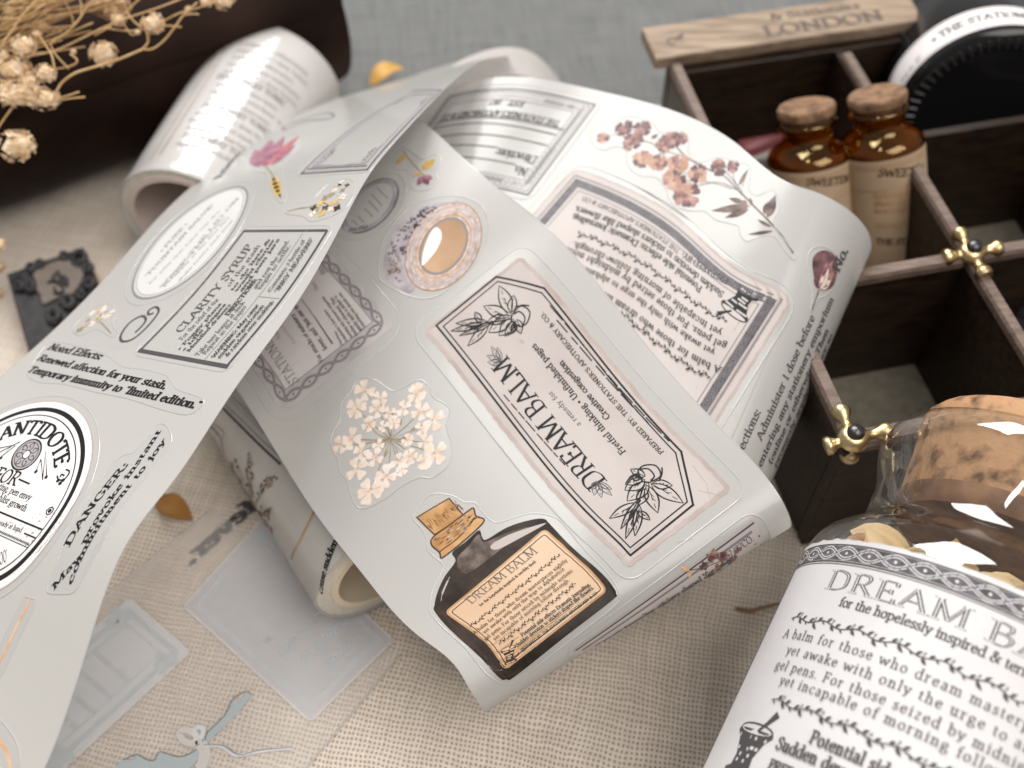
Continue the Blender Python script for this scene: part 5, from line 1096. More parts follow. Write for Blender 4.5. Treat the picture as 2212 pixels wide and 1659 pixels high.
for i in range(15):
    t0 = .8 + i * 0.25; big = i in (1, 5, 9)
    k.text(random.choice(["Administer 1 dose before", "entering any stationery", "(online or otherwise).", "apply a sticker to", "For attacks of stationery"]) if not big else "STATIONERY TONIC", (SR.sr[0] * .52 + random.uniform(0, .15), t0), (SR.sr[1] * .25 + random.uniform(-.3, .1), t0), "ink_pale" if not big else "ink_grey", .11 if not big else .14, thick=.13, thin=.06)
k.build("lettering", root)
k = Ink(SR, 0.003); k.strip([(SR.sr[0] * .60, .5 + i * .2) for i in range(26)], .05, "petal_rose" if False else "paper_edge"); k.strip([(SR.sr[0] * .68, .3 + i * .2) for i in range(28)], .03, "paper_edge"); k.build("border", root)
SRi = Cyl(N1, ax1, 1.375, (0, L1), face=(-1, 1, 1))
k = MB(); c0 = N1 + ax1 * 1.2; k.build  # (core print below)
xx = np.cross(ax1, np.array([0, 0, 1.0])); 
k = MB(); 
for s_, th0, th1 in ((1.1, 2.2, 2.9), (2.0, 2.4, 2.55)):
    pts = [N1 + ax1 * (s_ + 0.9 * (t - th0)) + 1.37 * (xx * math.cos(t) + np.array([0, 0, 1.0]) * math.sin(t)) for t in np.linspace(th0, th1, 8)]; k.tube(pts, .05, 6)
k.build("core_print", "ink_soft", root)

# the roll the tape comes from, under the middle length, with a tail of film flat on the linen
root, N2, ax2, L2 = roll((388, 566), (262, 375), 1.5, 1.48, 1.02, "opened sticker roll under the middle length of tape, clear tail flat on the linen", wrap="sheet", core="core_cream", L=6.0)
SR2 = Cyl(N2, ax2, 1.50, (0, L2))
k = Ink(SR2, 0.004); st_ = Z2
def cy(pts): return [SR2.inv(*p) for p in pts]
for pts, wd, m_ in ((Z2(280, 90, 380, 190, 500, 310, 640, 440), .05, "ink_soft"), (Z2(300, 70, 400, 165, 520, 285, 650, 405), .02, "ink_grey"), (Z2(330, 30, 440, 140, 540, 240), .10, "ink_pale"), (Z2(195, 195, 225, 225, 256, 262), .04, "ink_soft"), (Z2(256, 262, 240, 330, 236, 400), .03, "ink_grey"), (Z2(215, 180, 250, 210, 285, 250, 268, 330, 262, 420), .02, "ink_grey")): k.strip(crom(cy(pts), 4), wd, m_)
k.build("border", root)
k = Ink(SR2, 0.005)
for pts in ((475, 740, 430, 640, 370, 590, 330, 520, 345, 430), (470, 720, 445, 600, 430, 480, 440, 385), (480, 700, 520, 620, 550, 560, 595, 522), (490, 740, 540, 800, 590, 870), (360, 600, 320, 540, 310, 490), (500, 780, 560, 750, 580, 740)): k.strip(crom(cy(Z2(*pts)), 4), .035, "stem_olive")
k.build("stem", root); k = Ink(SR2, 0.006); random.seed(5)
for pts in ((430, 640, 345, 430), (445, 600, 440, 385), (520, 620, 595, 522), (470, 730, 440, 640), (490, 740, 590, 870), (480, 760, 580, 740), (400, 640, 320, 500)):
    a, b = [np.array(q) for q in Z2(*pts)]
    for i in range(26):
        q = a + (b - a) * (i / 25) + np.array([random.uniform(-3, 3), random.uniform(-3, 3)]); p = SR2.inv(*q); k.leaf(p, p + np.array([random.uniform(-.11, .11), random.uniform(-.11, .11)]), .07, random.choice(["stem_olive", "bottle_mid", "leaf_plum", "ink_brown"]), n=4)
k.build("flower", root)
k = Ink(SR2, 0.005); k.strip(crom(cy(Z2(850, 730, 815, 800, 765, 900, 725, 970, 705, 1030)), 4), .04, "kraft_edge"); k.build("twig_drawing", root)
k = Ink(SR2, 0.005); tx(k, "cause sudden", Z2, 893, 1245, 985, 915, thick=.2, thin=.09, slant=.15); k.build("lettering", root)
# tail of film
GP0 = Plane((0, 0, 0.03), (1, 0, 0), (0, 1, 0))
def gp(*pts): return [atz(x, y, 0.03)[:2] for x, y in pts]
tail = gp((212, 508), (130, 575), (20, 668), (-60, 740), (150, 950), (300, 775), (356, 709), (400, 655), (330, 590))
k = Ink(GP0, 0.0); k.fill(tail, "film_clear", 0.25); k.build("film_tail", root)
k = Ink(GP0, 0.0); k.strip([*gp((212, 508)), *gp((130, 575)), *gp((20, 668))], .02, "cut_edge", dh=.003); k.build("film_edge", root); k = Ink(GP0, 0.0); k.strip([*gp((300, 775)), *gp((356, 709)), *gp((400, 655))], .03, "cut_edge", dh=.003); k.build("film_edge", root)
def film_label(corners, label, body, frame, lines, cornerorn=False):
    P = gp(*corners); Fm = Frame(GP0, *P); kk = Ink(GP0, -0.008); kk.fill(densify(grow(rounded(P, .08), .035), .2), "lilac_pale", .12); kk.fill(densify(P, .2), body, .12, dh=.002); o = kk.build("sticker", root, label)
    kk = Ink(GP0, -0.004); Fm.rect(kk, .05, .10, frame); Fm.rect(kk, .11, .025, frame); kk.build("border", o)
    kk = Ink(GP0, -0.004)
    if cornerorn:
        for u, v in ((.1, .12), (.1, .88), (.9, .12), (.9, .88)): bloom(kk, Fm(u, v), .3, [frame], 5, core=frame)
    for (txt, u0, u1, v, h) in lines: kk.text(txt, Fm(u1, v), Fm(u0, v), frame, h * .62 * Fm.hh, mirror=True, thick=.16, thin=.08)
    kk.build("lettering", o)
film_label([(185, 606), (262, 520), (392, 640), (310, 720)], "grey blue label sticker seen through the clear film, nearest the roll", "grey_blue", "ink_blue", [("For attacks of stationery", .15, .85, .25, .07), ("fever, and just one more", .2, .8, .38, .07), ("Administer 1 dose before", .2, .85, .52, .06), ("entering any stationery", .2, .85, .63, .06), ("emporium online", .3, .8, .75, .06), ("or otherwise", .4, .8, .86, .06)])
film_label([(130, 600), (188, 652), (50, 780), (-22, 722)], "pale blue label sticker with corner ornaments seen through the clear film", "blue_pale", "ink_blue", [("apply a sticker", .2, .8, .35, .05), ("to steady the hand", .2, .8, .48, .05), ("Renewed affection", .2, .8, .6, .05), ("for your stash", .25, .8, .72, .05)], True)
k = Ink(GP0, -0.004); a, b = gp((190, 565), (258, 506)); k.text("fever.", b, a, "ink_soft", .30, mirror=True, thick=.2, thin=.1); o = k.build("sticker", root, "dark mirrored word seen through the clear film below the dry leaf"); 
# blue key with a bow
k = Ink(GP0, 0.002)
def gC(*c): return [atz(x, y, 0.03)[:2] for x, y in C7(*c)]
k.fill(crom(gC(1265, 1500, 1290, 1440, 1400, 1330, 1440, 1270, 1490, 1240, 1500, 1290, 1430, 1370, 1310, 1480, 1280, 1530), 3, True), "blue_key", .06)
k.fill(gC(1430, 1270, 1450, 1225, 1480, 1245, 1475, 1275, 1530, 1180, 1565, 1205, 1500, 1290, 1450, 1300), "blue_key", .05, dh=.001)
k.fill(crom(gC(1275, 1510, 1200, 1560, 1120, 1590, 1040, 1570, 985, 1560, 960, 1610, 900, 1600, 860, 1570, 830, 1610, 760, 1610, 740, 1680, 1100, 1700, 1200, 1640, 1260, 1560), 3, True), "blue_key", .06, dh=.002)
k.strip(crom(gC(765, 1612, 850, 1575, 900, 1602, 960, 1612, 990, 1560, 1040, 1570, 1120, 1590, 1200, 1560, 1270, 1500, 1290, 1440, 1400, 1330, 1450, 1230, 1530, 1182, 1565, 1205), 3), .02, "ink_grey", dh=.003)
o = k.build("sticker", root, "pale blue key shaped sticker tied with a small bow, on the clear film")
k = Ink(GP0, 0.006)
k.strip(crom(gC(1230, 1500, 1160, 1500, 1115, 1450, 1150, 1420, 1215, 1450, 1240, 1510), 4), .12, "pale_card"); k.strip(crom(gC(1245, 1510, 1275, 1560, 1255, 1640, 1225, 1665), 4), .2, "pale_card"); k.strip(crom(gC(1225, 1490, 1210, 1420, 1250, 1405, 1265, 1430, 1250, 1480), 4), .09, "blue_pale")
k.strip(crom(gC(1270, 1520, 1370, 1525, 1440, 1570, 1480, 1582, 1600, 1560, 1700, 1545, 1815, 1535), 4), .05, "blue_pale"); k.strip(crom(gC(1270, 1515, 1390, 1520, 1450, 1560, 1510, 1578, 1610, 1550, 1820, 1530), 4), .015, "ink_grey", dh=.001); k.build("bow", o)

# ---------------------------------------------------------------- brown leather roll
A0, A1 = atz(-120, 282, 0), atz(356, 104, 0); ax = A1 - A0; ax /= np.linalg.norm(ax); aw = np.array([-ax[1], ax[0], 0]); RL = 2.5; LL = np.linalg.norm(A1 - A0)
root = empty("leather_roll", A0, "dark brown leather roll lying behind the wrapped tape roll", "leather roll")
c0 = A0 + aw * RL * .8 + np.array([0, 0, RL])
k = MB(); prof = [(0, .5), (0, RL)] + [(LL * i / 14, RL * (1 + .012 * math.sin(i * 1.7))) for i in range(1, 14)] + [(LL - .25, RL), (LL - .06, RL - .05), (LL, RL - .25), (LL, .5)]
k.lathe(c0, ax, prof, 64); k.build("roll", "leather", root, angle=35)
k = MB(); v = []; f = []; n = 40; zz = np.array([0, 0, 1.0])
for i in range(n + 1):
    th = math.radians(20 + 160 * i / n)
    for j, (d, dr) in enumerate(((0.3, .0), (0.3, .13), (LL - .1, .13), (LL - .1, 0.0))):
        rr = RL + dr * (1 if i not in (0, n) else .1) * (1 + .1 * math.sin(i)); v.append(c0 + ax * d + rr * (-aw * math.cos(th) + zz * math.sin(th)))
for i in range(n):
    for j in range(3): f.append((i * 4 + j, i * 4 + j + 1, i * 4 + j + 5, i * 4 + j + 4))
k.add(v, f); k.build("flap", "leather", root, angle=40)

# ---------------------------------------------------------------- carved stamp block
ZS = 0.95
def tp(x, y, z=ZS): return atz(*Z4(x, y)[0], z)
cs = [tp(70, 530), tp(980, 205), tp(1330, 1120), tp(335, 1475)]
root = empty("stamp_block", cs[0] * np.array([1, 1, 0]), "small black carved stamp block with a shield and scrolls, left of the tape", "stamp block")
k = MB(); b = .05; cen = sum(cs) / 4
def ring_(sc_, z): return [np.array([*(cen + (c - cen) * sc_)[:2], z]) for c in cs]
v = ring_(1.0, 0.02) + ring_(1.0, ZS - .07) + ring_(.965, ZS); k.add(v, [(i, (i + 1) % 4, 4 + (i + 1) % 4, 4 + i) for i in range(4)] + [(4 + i, 4 + (i + 1) % 4, 8 + (i + 1) % 4, 8 + i) for i in range(4)] + [(8, 9, 10, 11), (3, 2, 1, 0)]); k.build("block", "stamp_black", root)
k = MB(); k.cur = 0; v = ring_(1.012, 0.02) + ring_(1.012, .45); k.add(v, [(i, (i + 1) % 4, 4 + (i + 1) % 4, 4 + i) for i in range(4)] + [(4, 5, 6, 7)]); k.build("wooden_mount", "stamp_side", root)
sh = crom([tp(*q)[:2] for q in ((400, 545), (560, 450), (700, 400), (850, 385), (950, 460), (1005, 535), (985, 630), (930, 725), (870, 790), (700, 835), (560, 905), (505, 905), (480, 800), (435, 740), (430, 640))], 3, True)
k = MB(); n = len(sh); cc = sh.mean(0); v = [(*p, ZS - .02) for p in sh] + [(*p, ZS + .05) for p in sh] + [(*(cc + (p - cc) * .95), ZS + .07) for p in sh]
k.add(v, [(i, (i + 1) % n, n + (i + 1) % n, n + i) for i in range(n)] + [(n + i, n + (i + 1) % n, 2 * n + (i + 1) % n, 2 * n + i) for i in range(n)] + [tuple(range(2 * n, 3 * n))]); k.build("shield", "stamp_shield", root)
k = MB()
for pts, r in (((560, 640, 640, 615, 700, 640, 745, 690), .055), ((680, 500, 720, 580, 790, 680), .05), ((745, 560, 790, 600, 800, 680), .05), ((640, 690, 660, 760, 720, 770, 760, 720), .05), ((690, 520, 640, 560, 600, 640), .04)): k.tube([tp(*p, ZS + .09) for p in [pts[i:i + 2] for i in range(0, len(pts), 2)]], [r * .5] + [r] * (len(pts) // 2 - 2) + [r * .6], 8)
k.build("fleur_relief", "stamp_black", root)
for cx_, cy_, r_, turns, a0_ in ((360, 680, 70, 1.3, 0), (230, 690, 55, 1.0, 2), (480, 425, 50, 1.1, 1), (370, 470, 50, 1.1, 3), (770, 320, 55, 1.0, 0), (950, 350, 110, 1.2, 1), (1050, 470, 60, 1.0, 2), (1045, 650, 75, 1.2, 4), (960, 770, 60, 1.1, 0), (800, 880, 90, 1.2, 3), (640, 1040, 90, 1.3, 1), (1120, 800, 60, 1.0, 2), (200, 590, 40, 1.0, 0)):
    k = MB(); P = []
    for i in range(16):
        u = i / 15; a = a0_ + turns * 6.283 * u; q = r_ * (1 - .62 * u); P.append(tp(cx_ + q * math.cos(a), cy_ + q * math.sin(a), ZS + .05 + .05 * u))
    k.tube(P, [.045 + .03 * math.sin(3.14 * i / 15) for i in range(16)], 7); k.build("scroll", "stamp_black", root)

# ---------------------------------------------------------------- loose dry leaves
def leaf_obj(name, p0, p1, wd, lift, m, label, cat, group=None, parent=None, thick=.012, cup=.25, n=10, w=5, up=None):
    p0, p1 = np.array(p0, float), np.array(p1, float); d = p1 - p0; L = np.linalg.norm(d); d /= L; upv = np.array([0, 0, 1.0]) if up is None else np.array(up, float); sd = np.cross(d, upv); sd /= np.linalg.norm(sd); nn = np.cross(sd, d)
    v = []; f = []
    for s_ in (0, 1):
        for i in range(n + 1):
            u = i / n; hw = wd / 2 * (math.sin(math.pi * u ** .8) ** .8 + .02)
            for j in range(w + 1):
                t = j / w * 2 - 1; h = lift * math.sin(math.pi * u) + cup * hw * t * t + s_ * thick + .04 * hw * math.sin(7 * u + 3 * t)
                v.append(p0 + d * L * u + sd * hw * t + nn * h)
    q = (n + 1) * (w + 1)
    for i in range(n):
        for j in range(w):
            a = i * (w + 1) + j; f.append((a, a + w + 1, a + w + 2, a + 1)); f.append((q + a, q + a + 1, q + a + w + 2, q + a + w + 1))
    for i in range(n): f.append((i * (w + 1), q + i * (w + 1), q + (i + 1) * (w + 1), (i + 1) * (w + 1))); f.append((i * (w + 1) + w, (i + 1) * (w + 1) + w, q + (i + 1) * (w + 1) + w, q + i * (w + 1) + w))
    o = mesh_obj(name, v, f, m, None, parent, True)
    if label: tag(o, label, cat, group)
    return o
leaf_obj("dry_leaf", atz(*R1(1140, 858)[0], .12), atz(*R1(1400, 1010)[0], .12), .50, .10, "leaf_dry", "orange brown dry leaf on the linen beside the DANGER lettering", "leaf")
leaf_obj("dry_petal", atz(370, 86, .15), atz(404, 69, .15), .55, .25, "petal_gold", "golden yellow dry petal on the grey cloth behind the tape", "petal")
k = MB(); k.tube([atz(735, 608, .06), atz(750, 611, .12), atz(765, 607, .1), atz(785, 602, .08)], [.02, .045, .035, .02], 7); tag(k.build("twig", "twig", None, True), "thin brown twig scrap on the linen left of the jar", "twig")

# ---------------------------------------------------------------- dried flower bunch, lying over the leather roll
random.seed(21)
root = empty("dried_flower_bunch", atd(10, 60, 23), "bunch of dried cream flowers on straw stems, top left over the leather roll", "dried flowers")
def sp(D, *c): return [atd(*q, D) for q in Z6(*c)]
for D, wd, pts in ((22.2, .05, (-60, 480, 60, 330, 200, 130, 340, -20)), (22.6, .045, (-60, 560, 200, 500, 480, 440, 760, 310, 900, 240, 1100, 160, 1400, 60, 1700, -60)), (22.4, .055, (490, 800, 540, 720, 650, 640, 800, 590, 1000, 530, 1240, 430)), (22.8, .05, (1240, 430, 1290, 360, 1270, 260, 1230, 170)), (22.8, .045, (1250, 430, 1330, 425, 1430, 350, 1520, 240, 1600, 130, 1720, 20)),
    (22.5, .04, (430, 380, 640, 230, 760, 60, 840, -40)), (22.6, .04, (640, 215, 700, 150, 710, 60, 690, -30)), (22.3, .05, (330, 300, 400, 400, 450, 480, 475, 600)), (22.5, .04, (475, 600, 560, 590, 650, 560, 670, 520, 610, 470)), (22.4, .04, (500, 880, 600, 860, 740, 845)), (22.3, .04, (460, 870, 600, 830, 690, 800)), (22.2, .05, (-20, 1120, 60, 1000, 150, 880)), (22.6, .04, (-40, 700, 60, 700, 240, 690, 480, 610)),
    (22.9, .04, (820, 310, 1000, 200, 1140, 60, 1250, -40)), (22.9, .04, (1100, 100, 1160, 180, 1250, 260)), (23.0, .04, (-40, 180, 250, 90, 500, 20, 650, -40)), (22.9, .05, (-40, 260, 100, 180, 240, 100, 420, -40)), (22.8, .035, (-40, 330, 200, 240, 420, 240, 640, 225)), (22.9, .04, (900, 240, 1150, 270, 1400, 225, 1580, 235)), (22.9, .035, (1400, 200, 1550, 120, 1750, 60, 1900, 0)), (22.4, .035, (440, 380, 480, 470, 600, 600)), (22.8, .035, (1600, 130, 1700, 120, 1730, 130)), (22.9, .035, (540, -30, 620, 120, 640, 220)), (23.0, .04, (-30, 80, 300, 60, 640, -60)), (23.0, .04, (300, 200, 520, 120, 800, 90, 1050, -40)), (22.9, .03, (1040, 140, 1130, 290, 1180, 300))):
    k = MB(); P = crom(np.array(sp(D, *pts)), 5); k.tube(P, wd * .45, 6); k.build("stem", "straw", root, True)
for i in range(34):
    a = np.array([random.uniform(-60, 60), random.uniform(20, 520)]); an = random.uniform(-.75, -.12); L_ = random.uniform(350, 1050); e_ = a + L_ * np.array([math.cos(an), math.sin(an)]); mid = (a + e_) / 2 + np.array([random.uniform(-40, 40), random.uniform(-50, 50)]); D0 = random.uniform(22.5, 23.4)
    k = MB(); k.tube(crom(np.array(sp(D0, *a, *mid, *e_)), 5), random.uniform(.012, .022), 5); k.build("stem", "straw", root, True)
def head(x, y, D, r, m="floret", seed=0, sx=1.0):
    random.seed(seed); c = atd(*Z6(x, y)[0], D); k = MB(); R_ = r * .1148 * D / FPX
    k.ball(c, R_ * .72, 10, (sx, 1, .8), .18)
    for i in range(46):
        a, b = random.uniform(0, 6.28), math.acos(random.uniform(-1, 1)); d = np.array([math.sin(b) * math.cos(a) * sx, math.sin(b) * math.sin(a), math.cos(b) * .85]); p = c + d * R_ * .8; t = np.cross(d, [.3, .5, .8]); t /= np.linalg.norm(t); t2 = np.cross(d, t); q = R_ * random.uniform(.16, .28)
        for j in range(4):
            an = 6.28 * j / 4 + a; e = t * math.cos(an) + t2 * math.sin(an); f_ = np.cross(d, e); k.add([p, p + e * q * .6 + f_ * q * .4 + d * q * .5, p + e * q * 1.1 + d * q * random.uniform(.4, .9), p + e * q * .6 - f_ * q * .4 + d * q * .5], [(0, 1, 2, 3)])
    k.build("flower_head", m, root)
for i, h in enumerate(((205, 400, 22.2, 115), (120, 610, 22.3, 140, "floret", 1.2), (395, 640, 22.3, 100), (170, 815, 22.2, 140, "floret", 1.5), (380, 860, 22.3, 120, "floret", 1.2), (150, 1270, 22.1, 165), (900, 470, 22.9, 130), (1330, 200, 22.9, 110), (1950, 0, 23.1, 100), (1000, 60, 23.2, 150, "floret_old"), (375, 240, 22.9, 65, "floret_old"), (70, 95, 22.9, 40), (1030, 170, 22.9, 70), (250, 720, 22.2, 90), (60, 800, 22.2, 110), (870, 30, 23.2, 120, "floret_old"), (1200, 280, 22.9, 30), (1640, 80, 22.9, 35), (1800, 10, 23, 60), (320, 300, 22.3, 45), (30, 480, 22.5, 50), (640, 450, 22.6, 30), (-20, 2130, 23.0, 80), (-10, 2330, 23.6, 60, "floret_old"), (-20, 2560, 23, 60, "floret_old"))):
    head(h[0], h[1], h[2], h[3], h[4] if len(h) > 4 else "floret", 100 + i, h[5] if len(h) > 5 else 1.0)

# ---------------------------------------------------------------- partitioned wooden box
yaw = math.radians(12.5); WV = np.array([math.cos(yaw), math.sin(yaw), 0]); DV = np.array([-math.sin(yaw), math.cos(yaw), 0]); ZV = np.array([0, 0, 1.0])
HB = 3.8; F0 = atz(853, 438, HB); F0[2] = 0; G0 = atz(971, 253, HB); G0[2] = 0; BW = 16.0; BD = 10.3
gu = (G0 - F0) @ WV; gv = (G0 - F0) @ DV
def bx(u, v, z): return F0 + WV * u + DV * v + ZV * z
root = empty("wooden_box", F0, "dark wooden box divided into compartments, brass fittings at its joints, right of the tape", "box")
T_ = .3
def panel(name, u, v, z, lu, lv, lz, m, bev=.03, lab=None):
    k = MB(); k.box(bx(u, v, z), WV * lu, DV * lv, ZV * lz, bev); o = k.build(name, m, root)
    if lab: o["label"] = lab
    return o
panel("front_wall", -T_ / 2, -T_ / 2, 0.02, BW, T_, HB - .24, "box_dark"); panel("left_wall", -T_ / 2, T_ / 2 + .003, 0.02, T_, BD - T_, HB - .24, "box_dark"); panel("back_wall", -T_ / 2, BD - T_ / 2 + .01, .02, BW, T_, HB - .24, "box_dark")
panel("floor", T_ / 2, T_ / 2 + .005, .05, BW - T_, BD - T_ - .01, .2, "box_felt", 0)
panel("divider", gu - .1, T_ / 2 + .006, .26, .2, BD - T_ - .02, HB - .5, "box_dark", 0); panel("divider", T_ / 2 + .004, gv - .1, .27, BW - T_, .2, HB - .52, "box_dark", 0); panel("divider", gu * 2.05, T_ / 2 + .006, .26, .2, BD - T_ - .02, HB - .5, "box_dark", 0)
def railp(u0, v0, u1, v1, r=.15):
    k = MB(); a, b = bx(u0, v0, HB - .13), bx(u1, v1, HB - .13); d = (b - a) / np.linalg.norm(b - a); sd = np.cross(d, ZV)
    pr = [(-r, -.1), (r, -.1), (r, .05), (r * .7, .12), (-r * .7, .12), (-r, .05)]; v = [q + sd * x + ZV * y for q in (a, b) for x, y in pr]
    k.add(v, [(i, (i + 1) % 6, 6 + (i + 1) % 6, 6 + i) for i in range(6)] + [(5, 4, 3, 2, 1, 0), (6, 7, 8, 9, 10, 11)]); return k.build("rail", "box_rail", root)
railp(0, 0, BW - .3, 0, .19); railp(0, 0.21, 0, BD, .14); railp(gu, 0.2, gu, gv - .16, .13); railp(gu, gv + .16, gu, BD - .5, .13); railp(0.15, gv, gu - .15, gv, .15); railp(gu + .15, gv, gu * 2.05, gv, .15); railp(gu * 2.05 + .15, gv, BW - .3, gv, .15)
pv = (atz(921, 136, HB - .1) - F0) @ DV; panel('divider', gu + .12, pv, .27, BW - gu - .5, .2, HB - .42, 'box_dark', .02)
# rear board with stamped lettering
ZB = 3.95; a = atz(656, 59, ZB); b = atz(645.5, 27, ZB); bu, bv = (a - F0) @ WV, (a - F0) @ DV; bd = max(.8, (b - a) @ DV)
k = MB(); k.box(bx(bu, bv, ZB - .32), WV * ((atz(930, 26, ZB) - F0) @ WV - bu), DV * bd, ZV * .32, .03); board = k.build("back_board", "box_board", root)
SBD = Plane(bx(bu, bv, ZB), WV, DV)
def bp_(*c): return [((atz(x, y, ZB) - SBD.o) @ WV, (atz(x, y, ZB) - SBD.o) @ DV) for x, y in Z3(*c)]
k = Ink(SBD, .004)
def btext(txt, c, hs, **kw):
    A, B = [np.array(q) for q in bp_(*c)]; B[1] = A[1]; k.text(txt, A, B, "board_ink", hs, **kw)
btext("LONDON", (835, 195, 1490, 130), .34, thick=.17, thin=.07); btext("& Stationers", (860, 110, 1345, 50), .22, thick=.15, thin=.07)
q = bp_(350, 220)[0]; k.strip(crom([(q[0] + .18 * math.cos(t), q[1] + .12 * math.sin(t)) for t in np.linspace(0, 4.5, 8)], 3), .05, "board_ink"); k.leaf((q[0], q[1]), (q[0] + .3, q[1] + .25), .12, "board_ink"); k.build("lettering", board)
def fitting(c, arms):
    k = MB(); k.lathe(c + ZV * -.04, ZV, [(0, .0), (0, .27), (.14, .25), (.2, .17), (.21, .12)], 24)
    for d, L in arms:
        d = np.array(d, float); n = 9; P = [c + ZV * .0 + d * (.12 + L * .92 * i / (n - 1)) for i in range(n)]; k.tube(P, [.13, .14, .10, .09, .10, .13, .17, .175, .15], 12)
    o = k.build("brass_fitting", "brass", root, angle=50); s = MB(); s.ball(c + ZV * .19, .16, 14, (1, 1, .75)); s.build("screw", "screw_dark", o, True)
fitting(bx(gu, gv, HB), ((WV, .55), (-WV, .5), (DV, .5), (-DV, .55)))
fitting(bx(0, 0, HB), ((WV, .62), (DV, .55), (-WV * .96 - ZV * .25, .42), (-ZV * .97 - DV * .25, .42)))
fitting(bx(gu, 0, HB), ((WV, .55), (-WV, .5), (DV, .5), (-ZV * .97 - DV * .25, .5)))

# ---------------------------------------------------------------- amber vials
def vial(top, bot, r, label, lines):
    o = np.array(bot); ax = np.array(top) - o; H = np.linalg.norm(ax); ax /= H
    root = empty("amber_vial", o, label, "vial", "amber vials in the box")
    k = MB(); k.lathe(o, ax, [(0, 0), (0, r * .9), (.08, r), (H * .75, r), (H * .775, r * .97), (H * .80, r * .85), (H * .815, r * .70), (H * .83, r * .61), (H * .895, r * .60), (H * .90, r * .69), (H * .925, r * .70), (H * .93, r * .62)], 48); k.build("glass_body", "amber", root, True)
    k = MB(); k.lathe(o, ax, [(.05, 0), (.05, r * .92), (H * .75, r * .92), (H * .78, r * .86), (H * .78, 0)], 40); k.build("oil", "amber_oil", root, angle=40)
    k = MB(); k.lathe(o, ax, [(H * .84, 0), (H * .84, r * .48), (H * .93, r * .55), (H * .945, r * .60), (H * .952, r * .67), (H * .985, r * .68), (H * .995, r * .64), (H * .995, 0)], 40, .012); k.build("cork", "cork", root, angle=45)
    SL = Cyl(o, ax, r + .012, (.1, H * .75)); w_ = 1.42 * r
    k = Ink(SL, 0.0); k.fill([(-w_, .2), (w_, .2), (w_, H * .745), (-w_, H * .745)], "kraft", .08); lb = k.build("label", root and root)
    k = Ink(SL, .004)
    for t_, c_, bold in lines: tx(k, t_, C3, *c_, m="ink_brown" if bold else "kraft_edge", thick=.16 if bold else .13, thin=.07, caps=bold)
    for tt in (H * .72, H * .705, H * .60): k.strip([(-w_ * .8 + w_ * 1.6 * i / 24, tt) for i in range(25)], .018, "kraft_edge")
    k.build("lettering", lb)
vial(atd(877, 92, 23.0), atd(891, 285, 25.3), .90, "amber vial with cork and kraft label, the one touching the black jar", [("SWEETEN", (1305, 1072, 1585, 1045), True), ("nourishing", (1275, 1215, 1535, 1192), False), ("short rings", (1280, 1265, 1530, 1243), False), ("heart right", (1280, 1312, 1500, 1292), False), ("enough co", (1290, 1398, 1545, 1375), False), ("THE STATION", (1290, 1497, 1600, 1463), True)])
vial(atd(806, 104, 23.3), atd(818, 300, 25.6), .90, "amber vial with cork and kraft label, half behind the flower branch edge of the tape", [("SWEETEN", (858, 1130, 1120, 1105), True), ("nourishing", (830, 1275, 1060, 1255), False), ("short rings", (850, 1330, 1070, 1310), False)])

# ---------------------------------------------------------------- black jar lying on the box
def cam_axis(px, py, dx, dy, g):
    u, v = (px - 512) / FPX, (py - 384) / FPX; lo, hi = 0.0, 1.6
    for _ in range(50):
        m = (lo + hi) / 2; al, be = m * dx + u * g, -m * dy - v * g
        if al * al + be * be + g * g < 1: lo = m
        else: hi = m
    a = RT * al + UP * be + FW * g; return a / np.linalg.norm(a)
ab = cam_axis(990, 118, -.43, -.86, .72); cb = atd(990, 118, 25.0); RB = 2.1
root = empty("black_jar", cb - ZV * RB, "glossy black jar with a white paper band, lying across the back of the box", "jar")
k = MB(); k.lathe(cb, ab, [(.05, 0), (.05, RB * .35), (.02, RB * .5), (.02, RB * .72), (-.03, RB * .8), (-.04, RB * .9), (.0, RB * .96), (.08, RB), (2.9, RB), (3.0, RB * .97), (3.05, RB * .9), (3.05, 0)], 72); k.build("jar_body", "black_gloss", root, angle=40)
k = MB()
for i in range(60):
    t = 6.283 * i / 60; a_ = np.array([0, 0, 1.0]); x = a_ - ab * (a_ @ ab); x /= np.linalg.norm(x); y = np.cross(ab, x); e = x * math.cos(t) + y * math.sin(t); k.tube([cb - ab * .045 + e * RB * .82, cb - ab * .045 + e * RB * .93], .028, 5)
k.build("base_ridges", "black_rubber", root)["kind"] = "stuff"
SJ = Cyl(cb, ab, RB + .012, (0, 3))
k = Ink(SJ, 0); k.fill([(-1.5 * RB, .28), (1.5 * RB, .28), (1.5 * RB, 1.18), (-1.5 * RB, 1.18)], "band_white", .08); bd_ = k.build("paper_band", root)
k = Ink(SJ, .004); A, B = SJ.inv(*C3(1700, 305)[0]), SJ.inv(*C3(2190, 215)[0]); tm = .62; wtx = (B[0] - A[0]) if True else 0
k.text("* THE STATIONER'S *", (A[0] - .1, tm), (A[0] - .1 + (B[0] - A[0]) * 1.75, tm), "ink", .26, thick=.16, thin=.07); k.text("shop no. 187", (A[0] - 1.15, .45), (A[0] - .45, .45), "ink_soft", .14)
for tt in (.36, 1.1): k.strip([(-1.4 * RB + 2.8 * RB * i / 40, tt) for i in range(41)], .02, "ink_grey")
k.build("lettering", bd_)

